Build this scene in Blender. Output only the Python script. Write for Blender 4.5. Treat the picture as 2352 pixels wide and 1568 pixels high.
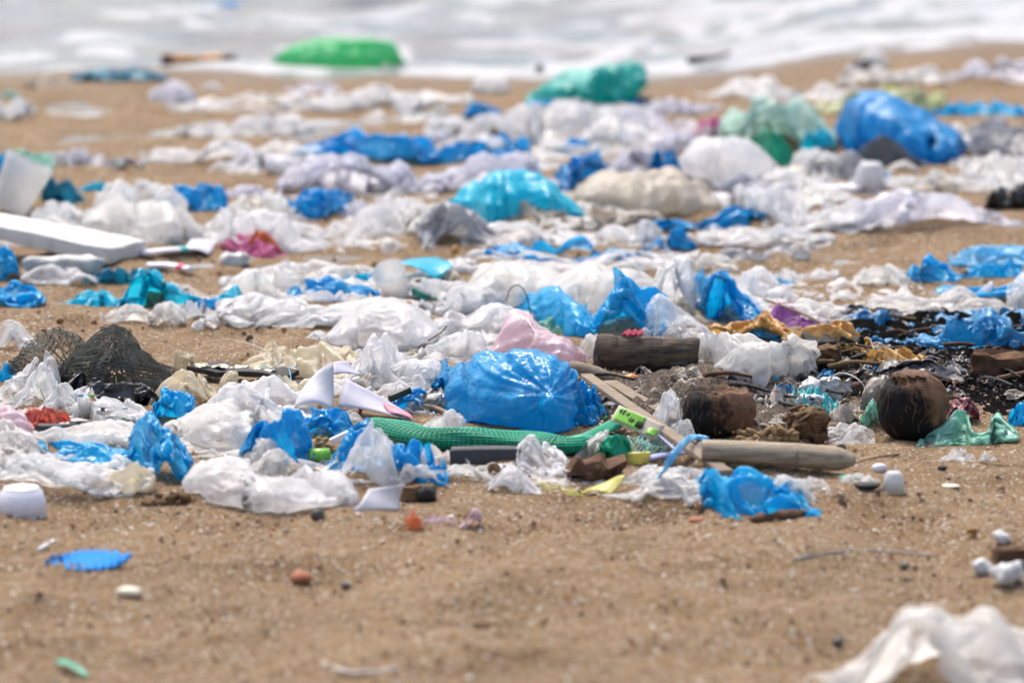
import bpy, bmesh, math, random
import numpy as np
from mathutils import Vector, Matrix
random.seed(7)
for _o in list(bpy.data.objects): bpy.data.objects.remove(_o)
sc = bpy.context.scene
COL = sc.collection

# ------------------------------------------------------------------ camera
CAM_H, PITCH, LENS = 1.95, math.radians(9.0), 135.0
cd = bpy.data.cameras.new('camera'); cam = bpy.data.objects.new('camera', cd); COL.objects.link(cam)
cam.location = (0, 0, CAM_H); cam.rotation_euler = (math.radians(90) - PITCH, 0, 0)
cd.lens = LENS; cd.sensor_width = 36; cd.clip_start = .1; cd.clip_end = 6000
cd.dof.use_dof = True; cd.dof.focus_distance = 11.35; cd.dof.aperture_fstop = 2.0; cd.dof.aperture_blades = 9
sc.camera = cam

# ------------------------------------------------------------------ sky and sun (bright hazy overcast)
SUN_EL, SUN_AZ = math.radians(62), math.radians(-22)       # azimuth from +Y (out to sea), clockwise
w = bpy.data.worlds.new('World'); sc.world = w; w.use_nodes = True
nt = w.node_tree; bg = nt.nodes['Background']
sky = nt.nodes.new('ShaderNodeTexSky'); sky.sky_type = 'NISHITA'; sky.sun_disc = False
sky.sun_elevation = SUN_EL; sky.sun_rotation = SUN_AZ
sky.air_density = 1.0; sky.dust_density = 6.0; sky.ozone_density = 1.0
nt.links.new(sky.outputs[0], bg.inputs[0]); bg.inputs[1].default_value = .15
ld = bpy.data.lights.new('sun', 'SUN'); ld.energy = 1.05; ld.angle = math.radians(13); ld.color = (1, .96, .9)
sun = bpy.data.objects.new('sun', ld); COL.objects.link(sun)
sd = Vector((math.sin(SUN_AZ)*math.cos(SUN_EL), math.cos(SUN_AZ)*math.cos(SUN_EL), math.sin(SUN_EL)))
sun.rotation_euler = sd.to_track_quat('Z', 'Y').to_euler(); sun.location = sd*50
sc.view_settings.view_transform = 'Standard'; sc.view_settings.look = 'None'
sc.view_settings.exposure = 0.88; sc.view_settings.gamma = 1.0; sc.view_settings.use_curve_mapping = False
sc.cycles.use_denoising = True
sc.cycles.transparent_max_bounces = 10; sc.cycles.max_bounces = 6; sc.cycles.use_adaptive_sampling = True; sc.cycles.adaptive_threshold = .02

# ------------------------------------------------------------------ numbers: noise, ground height, pixel rays
def _h(i, j, s):
    n = (i*374761393 + j*668265263 + s*974634777) & 0xffffffff
    n = ((n ^ (n >> 13))*1274126177) & 0xffffffff
    return ((n ^ (n >> 16)) & 0xffff)/65535.0
def vnoise(x, y, s=0):
    x = np.asarray(x, float); y = np.asarray(y, float)
    i = np.floor(x).astype(np.int64); j = np.floor(y).astype(np.int64); fx = x-i; fy = y-j
    fx = fx*fx*fx*(fx*(fx*6-15)+10); fy = fy*fy*fy*(fy*(fy*6-15)+10)
    return ((_h(i, j, s)*(1-fx)+_h(i+1, j, s)*fx)*(1-fy)+(_h(i, j+1, s)*(1-fx)+_h(i+1, j+1, s)*fx)*fy)*2-1
FP = 8820.0                                                # focal length in the 2352-wide measuring grid
CP, SP = math.cos(PITCH), math.sin(PITCH)
def ray(px, py):
    a = (np.asarray(px, float)-1176)/FP; b = -(np.asarray(py, float)-784)/FP
    return a, CP+b*SP, -SP+b*CP                            # x, y, z for unit distance along the lens axis
_sx = [0, 380, 620, 950, 1500, 1700, 1850, 2000, 2352]; _sy = [150, 150, 156, 163, 163, 150, 130, 102, 76]
_a, _b, _c = ray(_sx, _sy); _t = CAM_H/-_c
SHX, SHY = _a*_t, _b*_t
SHX = np.concatenate([[-60, -8], SHX, [8, 60]]); SHY = np.concatenate([[SHY[0]-4, SHY[0]-.3], SHY, [SHY[-1]+3, SHY[-1]+22]])
def shore(x): return np.interp(x, SHX, SHY)
WATER_Z = -.035
def ground(x, y):
    x = np.asarray(x, float); y = np.asarray(y, float)
    d = shore(x)+.35*vnoise(x/.6, 3.3, 51)-y               # distance to the water's edge
    k = np.clip((d+.2)/2.5, .12, 1)
    z = .022*vnoise(x/1.1, y/1.3, 1)+.031*vnoise(x/.33+3, y/.38, 2)+.015*vnoise(x/.13, y/.14, 3)+.006*vnoise(x/.055, y/.06, 4)
    p = vnoise(x/.24+9, y/.26, 5); z = z-.045*np.clip(p-.3, 0, 1)
    z = z*k
    return z-.035*np.clip(1-d/.9, 0, 1.0)-.12*np.clip(-d, 0, 20)**.8*.6
def P(px, py):
    """ground point seen at a place of the measuring grid"""
    a, b, c = ray(px, py); z = np.zeros_like(a+0.0)
    for _ in range(14):
        t = (z-CAM_H)/c; z = .5*z+.5*np.maximum(ground(a*t, b*t), WATER_Z)
    t = (z-CAM_H)/c
    return np.stack([a*t, b*t, z], -1)
def at(px, py, Y):
    a, b, c = ray(px, py); t = Y/b
    return Vector((float(a*t), float(Y), float(CAM_H+c*t)))
def mpp(Y): return (Y*CP+CAM_H*SP)/FP                       # metres per grid step at ground distance Y

# ------------------------------------------------------------------ object helpers
def mk(name, V, F, mat, parent=None, smooth=True, label=None, cat=None, group=None, kind=None, origin=None, mats=None, midx=None):
    V = np.asarray(V, float)
    if parent is None and origin is None:
        origin = np.array([(V[:, 0].min()+V[:, 0].max())/2, (V[:, 1].min()+V[:, 1].max())/2, V[:, 2].min()])
    if parent is not None and origin is None: origin = np.array(parent.location)
    V = V-np.asarray(origin)
    me = bpy.data.meshes.new(name); me.from_pydata(V.tolist(), [], F if isinstance(F, list) else F.tolist())
    if mats is not None:
        for m in mats: me.materials.append(m)
        me.polygons.foreach_set('material_index', np.asarray(midx, np.int32))
    else: me.materials.append(mat)
    if smooth: me.shade_smooth()
    o = bpy.data.objects.new(name, me); COL.objects.link(o)
    if parent is not None: o.parent = parent
    else: o.location = Vector(origin)
    return tag(o, label, cat, group, kind)
def tag(o, label=None, cat=None, group=None, kind=None):
    if label: o['label'] = label
    if cat: o['category'] = cat
    if group: o['group'] = group
    if kind: o['kind'] = kind
    return o
def root(name, loc, label, cat, group=None):
    o = bpy.data.objects.new(name, None); COL.objects.link(o); o.location = Vector(loc); o.empty_display_size = .05
    return tag(o, label, cat, group)

# ------------------------------------------------------------------ materials
class MT:
    def __init__(s, name):
        s.m = bpy.data.materials.new(name); s.m.use_nodes = True; s.nt = s.m.node_tree; s.n = s.nt.nodes
        s.b = s.n['Principled BSDF']; s.out = s.n['Material Output']
    def new(s, t, **k):
        n = s.n.new(t)
        for a, v in k.items(): setattr(n, a, v)
        return n
    def ln(s, a, b): s.nt.links.new(a, b)
    def coord(s): 
        if not hasattr(s, '_c'): s._c = s.new('ShaderNodeTexCoord')
        return s._c.outputs['Object']
    def noise(s, scale, detail=4, rough=.6, src=None, dist=0):
        n = s.new('ShaderNodeTexNoise'); n.inputs['Scale'].default_value = scale; n.inputs['Detail'].default_value = detail
        n.inputs['Roughness'].default_value = rough; n.inputs['Distortion'].default_value = dist
        s.ln(src or s.coord(), n.inputs['Vector']); return n.outputs['Fac']
    def vor(s, scale, feature='F1', out='Distance', src=None):
        n = s.new('ShaderNodeTexVoronoi', feature=feature); n.inputs['Scale'].default_value = scale
        s.ln(src or s.coord(), n.inputs['Vector']); return n.outputs[out]
    def ramp(s, src, stops):
        n = s.new('ShaderNodeValToRGB'); e = n.color_ramp.elements
        while len(e) < len(stops): e.new(.5)
        for i, (p, c) in enumerate(stops):
            e[i].position = p; e[i].color = (c, c, c, 1) if not hasattr(c, '__len__') else (*c, 1)
        s.ln(src, n.inputs[0]); return n.outputs[0]
    def mix(s, fac, a, b, mode='MIX'):
        n = s.new('ShaderNodeMix', data_type='RGBA', blend_type=mode)
        for i, v in ((0, fac), (6, a), (7, b)):
            if hasattr(v, 'node'): s.ln(v, n.inputs[i])
            elif i == 0: n.inputs[0].default_value = v
            else: n.inputs[i].default_value = (*v, 1)
        return n.outputs[2]
    def math(s, op, a, b=0.0, c=None):
        n = s.new('ShaderNodeMath', operation=op)
        for i, v in enumerate((a, b)):
            if hasattr(v, 'node'): s.ln(v, n.inputs[i])
            else: n.inputs[i].default_value = v
        return n.outputs[0]
    def bump(s, src, strength=.5, dist=.01, prev=None):
        n = s.new('ShaderNodeBump'); n.inputs['Strength'].default_value = strength; n.inputs['Distance'].default_value = dist
        s.ln(src, n.inputs['Height'])
        if prev: s.ln(prev, n.inputs['Normal'])
        return n.outputs[0]
    def set(s, **k):
        for a, v in k.items():
            i = s.b.inputs[a.replace('_', ' ')]
            if hasattr(v, 'node'): s.ln(v, i)
            elif hasattr(v, '__len__'): i.default_value = (*v, 1)
            else: i.default_value = v
        return s
def film_mat(name, col, transl=.5, clear=0.0, rough=.27, dirt=.25, dirtcol=(.32, .24, .15), bump=.42, spec=.75):
    """thin plastic film: glossy skin, light coming through, patches thin enough to see through, sand and dirt on it"""
    t = MT(name)
    v = t.noise(9, 3, .6); c = t.mix(t.ramp(v, [(.3, .82), (.7, 1.0)]), (0, 0, 0), col, 'MIX')
    n2 = t.noise(16, 6, .7, dist=.6)
    d = t.math('MULTIPLY', t.ramp(n2, [(.53, 0.0), (.75, 1.0)]), dirt)
    sp = t.math('MULTIPLY', t.ramp(t.noise(150, 2), [(.66, 0.0), (.72, 1.0)]), dirt*1.2)
    c = t.mix(t.math('MAXIMUM', d, sp), c, dirtcol)
    wn = t.new('ShaderNodeTexNoise'); wn.inputs['Scale'].default_value = 14; t.ln(t.coord(), wn.inputs['Vector'])
    wv = t.mix(.12, t.coord(), wn.outputs['Color'])
    cr = t.vor(24, 'DISTANCE_TO_EDGE', 'Distance', wv)
    cr2 = t.vor(60, 'DISTANCE_TO_EDGE', 'Distance', wv)
    h = t.math('ADD', t.math('MINIMUM', cr, .3), t.math('MULTIPLY', t.math('MINIMUM', cr2, .3), .35))
    h = t.math('ADD', h, t.math('MULTIPLY', t.noise(70, 4, .6), .25))
    nb = t.bump(h, bump, .012)
    t.set(Base_Color=c, Roughness=t.ramp(t.noise(30, 3), [(.3, rough*.7), (.75, min(1, rough*1.6))]), Specular_IOR_Level=spec, Normal=nb)
    tr = t.new('ShaderNodeBsdfTranslucent'); t.ln(c, tr.inputs[0]); t.ln(nb, tr.inputs['Normal'])
    m = t.new('ShaderNodeMixShader'); m.inputs[0].default_value = transl; t.ln(t.b.outputs[0], m.inputs[1]); t.ln(tr.outputs[0], m.inputs[2])
    o = m.outputs[0]
    if clear > 0:
        tp = t.new('ShaderNodeBsdfTransparent'); tp.inputs[0].default_value = (*[min(1, .75+.25*x) for x in col], 1)
        m2 = t.new('ShaderNodeMixShader'); f = t.ramp(t.noise(6, 3, .55), [(.3, min(1, clear*1.45)), (.7, clear*.5)])
        lw = t.new('ShaderNodeLayerWeight'); lw.inputs[0].default_value = .5   # a film seen edge-on is a longer way through the plastic
        f = t.math('MULTIPLY', f, t.ramp(lw.outputs['Facing'], [(.25, 1.0), (.85, .12)]))
        t.ln(f, m2.inputs[0]); t.ln(o, m2.inputs[1]); t.ln(tp.outputs[0], m2.inputs[2]); o = m2.outputs[0]
    t.ln(o, t.out.inputs[0]); return t.m
def solid_mat(name, col, col2=None, scale=20, rough=.6, bump=.4, bscale=60, bdist=.004, spec=.4, lo=.35, hi=.65, stretch=None):
    t = MT(name); src = t.coord()
    if stretch:
        mp = t.new('ShaderNodeMapping'); mp.inputs['Scale'].default_value = stretch; t.ln(src, mp.inputs[0]); src = mp.outputs[0]
    c = t.mix(t.ramp(t.noise(scale, 6, .65, src, .4), [(lo, 0.0), (hi, 1.0)]), col, col2 or tuple(x*.6 for x in col))
    t.set(Base_Color=c, Roughness=rough, Specular_IOR_Level=spec, Normal=t.bump(t.noise(bscale, 6, .7, src), bump, bdist)); return t.m
M = {}
M['white'] = film_mat('white_film', (.94, .945, .95), .55, .36, .11, .12)
M['milk'] = film_mat('milky_film', (.93, .925, .90), .55, .42, .12, .2)
M['cream'] = film_mat('cream_film', (.88, .82, .66), .55, .28, .2, .3, (.75, .38, .08))
M['lav'] = film_mat('lavender_film', (.87, .87, .94), .58, .2, .24, .1)
M['dirty'] = film_mat('dirty_film', (.74, .68, .58), .5, .12, .4, .5, (.22, .16, .1))
M['dull'] = film_mat('dull_white_film', (.90, .89, .87), .55, .3, .2, .2)
M['grey'] = film_mat('grey_film', (.50, .51, .53), .3, .12, .35, .3)
M['dark'] = film_mat('dark_film', (.13, .15, .17), .1, 0, .35, .3)
M['black'] = film_mat('black_film', (.012, .012, .013), .03, 0, .3, .12)
M['clear'] = film_mat('clear_film', (.92, .94, .95), .45, .8, .12, .14)
M['clear2'] = film_mat('hazy_clear_film', (.92, .94, .95), .55, .62, .14, .1)
M['blue'] = film_mat('blue_film', (.0, .455, .88), .45, .10, .12, .05, (.1, .1, .1))
M['blue2'] = film_mat('deep_blue_film', (.0, .38, .82), .42, .02, .2, .06, (.1, .1, .1))
M['cyan'] = film_mat('cyan_film', (.0, .66, .88), .45, .10, .16, .05, (.1, .1, .1))
M['azure'] = film_mat('azure_film', (.001, .54, .93), .46, .14, .14, .05, (.1, .1, .1))
M['sky'] = film_mat('pale_blue_film', (.2, .62, .92), .4, .35, .25, .08)
M['bluedirt'] = film_mat('sooty_blue_film', (.0, .27, .58), .25, 0, .33, .95, (.012, .012, .014))
M['teal'] = film_mat('teal_film', (.0, .52, .46), .42, .08, .3, .06)
M['tealblue'] = film_mat('teal_blue_film', (.0, .27, .42), .3, .03, .32, .1)
M['green'] = film_mat('green_film', (.04, .62, .22), .45, .3, .3, .06)
M['emer'] = film_mat('emerald_film', (.0, .46, .27), .36, .02, .3, .06)
M['mint'] = film_mat('mint_film', (.34, .72, .58), .42, .06, .32, .1)
M['palegreen'] = film_mat('pale_green_film', (.62, .82, .74), .42, .2, .3, .1)
M['yellow'] = film_mat('yellow_film', (.80, .76, .22), .42, .15, .3, .12)
M['olive'] = film_mat('olive_film', (.36, .34, .02), .35, .05, .35, .2)
M['paleyellow'] = film_mat('pale_yellow_film', (.70, .74, .45), .4, .2, .3, .15)
M['amber'] = film_mat('amber_film', (.72, .43, .13), .4, .06, .32, .2, (.12, .07, .03))
M['pink'] = film_mat('pink_film', (.78, .20, .42), .35, .04, .3, .12)
M['pinkclear'] = film_mat('pink_tinted_film', (.86, .66, .72), .38, .22, .22, .15)
M['orange'] = film_mat('orange_film', (.85, .26, .08), .4, .06, .3, .12)
M['red'] = film_mat('red_film', (.70, .14, .09), .3, .03, .25, .12)
M['violet'] = film_mat('violet_film', (.52, .20, .55), .35, .05, .3, .2)
M['maroon'] = film_mat('maroon_film', (.20, .03, .05), .2, 0, .4, .4, (.02, .02, .02))
M['brownfilm'] = film_mat('brown_film', (.24, .17, .14), .25, 0, .4, .3)
M['ashfilm'] = film_mat('ash_grey_film', (.46, .41, .34), .3, .1, .4, .7, (.10, .075, .05))
M['foam'] = solid_mat('styrofoam', (.66, .67, .66), (.44, .43, .40), 9, .75, .8, 160, .005, .3, .5, .75)
M['foamdirty'] = solid_mat('dirty_styrofoam', (.62, .62, .60), (.36, .35, .33), 14, .8, .6, 120, .005)
M['paper'] = solid_mat('white_card', (.62, .62, .65), (.50, .50, .53), 12, .6, .15, 90, .003)
M['card'] = solid_mat('lavender_card', (.44, .43, .52), (.52, .51, .58), 12, .55, .15, 90, .003)
M['hard'] = solid_mat('white_plastic', (.80, .80, .86), (.74, .74, .80), 8, .35, .05, 50, .001, .5)
M['charwood'] = solid_mat('charred_wood', (.16, .115, .075), (.014, .012, .011), 7, .75, .7, 60, .006, .3, .35, .6, (1, 4, 8))
M['wood'] = solid_mat('weathered_wood', (.40, .33, .25), (.20, .15, .10), 9, .8, .8, 40, .006, .25, .3, .7, (1.5, 14, 14))
M['bark'] = solid_mat('dark_bark', (.18, .10, .06), (.06, .035, .02), 16, .85, .9, 45, .01, .2)
M['driftwood'] = solid_mat('brown_driftwood', (.30, .19, .10), (.10, .06, .03), 16, .8, .9, 30, .008, .2, .35, .65, (2, 10, 10))
M['coal'] = solid_mat('charcoal', (.012, .012, .013), (.03, .03, .032), 30, .55, 1, 70, .01, .4)
M['rubber'] = solid_mat('dark_grey_foam', (.045, .047, .055), (.065, .065, .075), 20, .7, .3, 120, .003)
M['coral'] = solid_mat('tan_sponge', (.40, .29, .16), (.24, .16, .08), 25, .9, .8, 90, .005, .1)
M['coraldark'] = solid_mat('brown_root', (.20, .13, .07), (.09, .055, .03), 25, .9, .8, 90, .006, .1)
M['stone'] = solid_mat('dark_stone', (.045, .042, .040), (.10, .09, .08), 40, .45, .3, 90, .003, .5)
M['brick'] = solid_mat('red_brick', (.42, .16, .09), (.30, .12, .07), 30, .85, .5, 90, .004)
M['shellw'] = solid_mat('pale_shell', (.74, .68, .52), (.6, .52, .38), 30, .4, .3, 60, .003)
M['rope'] = solid_mat('tan_rope', (.34, .26, .17), (.2, .15, .1), 60, .9, .5, 200, .002)
M['line'] = solid_mat('white_line', (.78, .77, .70), None, 20, .4, .1)
M['blackline'] = solid_mat('black_cable', (.012, .02, .022), None, 20, .35, .1)
M['greyline'] = solid_mat('blue_grey_line', (.18, .24, .27), (.28, .25, .2), 20, .6, .2)
M['greenline'] = solid_mat('green_strand', (.03, .36, .16), None, 20, .5, .1)
M['yellowline'] = solid_mat('yellow_strand', (.8, .65, .05), None, 20, .5, .1)
M['blueline'] = solid_mat('light_blue_strap', (.10, .42, .72), (.02, .10, .25), 10, .35, .1, 50, .002, .5, .4, .75)
M['net'] = solid_mat('green_black_cord', (.095, .10, .085), (.17, .175, .15), 30, .8, .3, 120, .002, .2)
M['greennet'] = solid_mat('green_mesh', (.0, .42, .24), (.01, .34, .20), 20, .45, .2, 90, .002, .4)
M['corrug'] = solid_mat('blue_plastic', (.0, .24, .62), (.0, .20, .55), 20, .55, .05, spec=.15)
M['greenhard'] = solid_mat('green_plastic', (.02, .38, .22), (.03, .3, .2), 20, .4, .1)
M['darkgreen'] = solid_mat('dark_green_plastic', (.02, .045, .038), None, 20, .35, .1)
M['limegreen'] = solid_mat('lime_print', (.17, .47, .04), (.22, .52, .07), 20, .3, .05)
M['ink'] = solid_mat('black_ink', (.02, .025, .03), None, 20, .4, .05)
M['bamboo'] = solid_mat('grey_bamboo', (.43, .36, .26), (.19, .14, .09), 7, .6, .6, 30, .004, .25, .42, .68, (1.2, 16, 16))
M['bambnode'] = solid_mat('bamboo_node', (.34, .25, .17), (.22, .15, .1), 20, .6, .3)
M['tealwrap'] = solid_mat('teal_print', (.02, .42, .45), (.1, .5, .52), 20, .5, .3, 60)
M['offwrap'] = solid_mat('off_white_wrapper', (.66, .60, .52), (.5, .43, .35), 12, .55, .4, 50)
M['bluewrap'] = solid_mat('navy_print', (.03, .08, .2), None, 20, .5, .1)
M['purplecard'] = solid_mat('purple_blue_pack', (.34, .36, .62), (.42, .44, .66), 14, .5, .1)
M['orangeshell'] = solid_mat('orange_shell_mouth', (.75, .24, .02), None, 20, .3, .1)
M['pinkcord'] = solid_mat('pink_cord', (.75, .10, .18), (.6, .05, .1), 30, .6, .2)

# ------------------------------------------------------------------ the beach: one sheet
def grid_faces(nx, ny):
    i = np.arange(nx*ny).reshape(ny, nx)
    return np.stack([i[:-1, :-1], i[:-1, 1:], i[1:, 1:], i[1:, :-1]], -1).reshape(-1, 4)
def steps(*segs):
    out = []
    for a, b, d in segs: out += list(np.arange(a, b-1e-6, d))
    return np.array(out+[segs[-1][1]])
gx = np.concatenate([[-60, -40, -25, -15, -9, -6.5, -5], steps((-4.2, 4.2, .024)), [5, 6.5, 9, 15, 25, 40, 60]])
gy = np.concatenate([[-30, -12, -3, 2, 4.5, 5.8], steps((6.6, 15, .022), (15, 30, .05)), [31, 33, 37, 45, 60, 90]])
X, Y = np.meshgrid(gx, gy); Z = ground(X, Y)
sand = mk('sand', np.stack([X, Y, Z], -1).reshape(-1, 3), grid_faces(len(gx), len(gy)), None, origin=(0, 0, 0), kind='structure', mats=[], midx=[0]*((len(gx)-1)*(len(gy)-1)))
wet = np.clip(1-(shore(X)-Y-.15)/1.5+.25*vnoise(X/.8, Y/.8, 8), 0, 1).astype(np.float32).reshape(-1)
at_ = sand.data.attributes.new('wet', 'FLOAT', 'POINT'); at_.data.foreach_set('value', wet)
t = MT('sand_grains')
g1 = t.vor(330, 'F1', 'Color'); sep = t.new('ShaderNodeSeparateColor'); t.ln(g1, sep.inputs[0])
base = t.mix(t.ramp(t.noise(2.2, 5, .65), [(.3, 0.0), (.7, 1.0)]), (.315, .203, .100), (.220, .138, .066))
base = t.mix(t.ramp(t.noise(22, 5, .7), [(.38, 0.0), (.7, .6)]), base, (.115, .072, .04))
base = t.mix(t.ramp(sep.outputs[0], [(0.0, 0.0), (.55, .0), (1.0, .65)]), base, (.17, .11, .06))
base = t.mix(t.ramp(sep.outputs[1], [(.84, 0.0), (.92, .8)]), base, (.52, .46, .37))
base = t.mix(t.ramp(sep.outputs[2], [(.92, 0.0), (.96, .8)]), base, (.14, .09, .06))
g2 = t.vor(120, 'F1', 'Color'); s2 = t.new('ShaderNodeSeparateColor'); t.ln(g2, s2.inputs[0])
base = t.mix(t.ramp(s2.outputs[0], [(.93, 0.0), (.96, .75)]), base, (.55, .50, .42))
base = t.mix(t.ramp(s2.outputs[1], [(.95, 0.0), (.97, .7)]), base, (.16, .10, .07))
wa = t.new('ShaderNodeAttribute'); wa.attribute_name = 'wet'; wf = wa.outputs['Fac']
base = t.mix(t.math('MULTIPLY', wf, .75), base, (.115, .075, .048))
rg = t.new('ShaderNodeMapRange'); t.ln(wf, rg.inputs[0]); rg.inputs[3].default_value = .85; rg.inputs[4].default_value = .3
hb = t.bump(t.noise(60, 6, .75), .9, .012); hb = t.bump(t.vor(330), .5, .003, hb)
t.set(Base_Color=base, Roughness=rg.outputs[0], Specular_IOR_Level=.12, Normal=hb)
sand.data.materials.append(t.m)

# ------------------------------------------------------------------ the sea: low waves running to the beach
wx = np.concatenate([[-3000, -600, -150, -60, -30, -15, -9], steps((-6, 6, .05)), [9, 15, 30, 60, 150, 600, 3000]])
wy = np.concatenate([steps((14, 20.5, .5), (20.5, 36, .045)), [38, 42, 50, 70, 120, 300, 900, 3000]])
X, Y = np.meshgrid(wx, wy); d = Y-shore(np.clip(X, -8, 8))
dd = d+.25*vnoise(X/1.6, Y/3, 21)+.18*vnoise(X/.45, Y/1.1, 26); XW = X+.35*vnoise(X/.5, Y/.8, 27)+.2*vnoise(X/.2, Y/.5, 28)
A = 1.5*np.clip(.25+d*.25, .08, 1)*np.exp(-np.clip(d-30, 0, 400)/40)
wv = .022*np.sin(dd*5.2+2.5*vnoise(X/1.4, Y/2, 22))+.034*vnoise(X/.55, dd/.42, 23)+.014*vnoise(X/.25, dd/.15, 24)+.035*vnoise(X/1.3, dd/.8, 25)
Z = WATER_Z+A*wv
water = mk('sea_water', np.stack([X, Y, Z], -1).reshape(-1, 3), grid_faces(len(wx), len(wy)), None, origin=(0, 0, 0), kind='structure', mats=[], midx=[0]*((len(wx)-1)*(len(wy)-1)))
foam_glare = np.clip(1-np.abs(d-.55-.5*vnoise(X/.8, Y/9, 31))/.8, 0, 1)*(.25+.45*vnoise(XW/.5, dd/.4, 33))+.13+.10*np.clip(X/3, -1, 1)+vnoise(XW/.33, dd/.30, 32)*.6+.35*vnoise(XW/.9, dd/.7, 34)+.55*np.clip((X-.6)/3, 0, .8)*np.exp(-np.clip(d-1, 0, 99)/6)  # surf foam, plus bright sky glare on the waves put in as paler colour
fa = water.data.attributes.new('foam', 'FLOAT', 'POINT'); fa.data.foreach_set('value', np.clip(foam_glare, 0, 1).astype(np.float32).reshape(-1))
t = MT('shallow_sea_water')
fa = t.new('ShaderNodeAttribute'); fa.attribute_name = 'foam'
mp = t.new('ShaderNodeMapping'); mp.inputs['Scale'].default_value = (1.2, 6, 1); t.ln(t.coord(), mp.inputs[0])
n = t.noise(2.2, 5, .65, mp.outputs[0])
ff = t.math('MULTIPLY', t.ramp(t.math('ADD', fa.outputs['Fac'], t.math('MULTIPLY', n, .6)), [(.42, 0.0), (.95, 1.0)]), .85)
deep = t.mix(t.ramp(t.noise(.35, 3, .5, mp.outputs[0]), [(.35, 0.0), (.65, 1.0)]), (.33, .315, .29), (.31, .36, .38))
t.set(Base_Color=t.mix(ff, deep, (.60, .61, .62)), Roughness=t.ramp(ff, [(0, .12), (1, .6)]), IOR=1.33, Specular_IOR_Level=.5,
      Normal=t.bump(t.noise(5, 5, .7, mp.outputs[0]), .8, .06))
water.data.materials.append(t.m)

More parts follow.
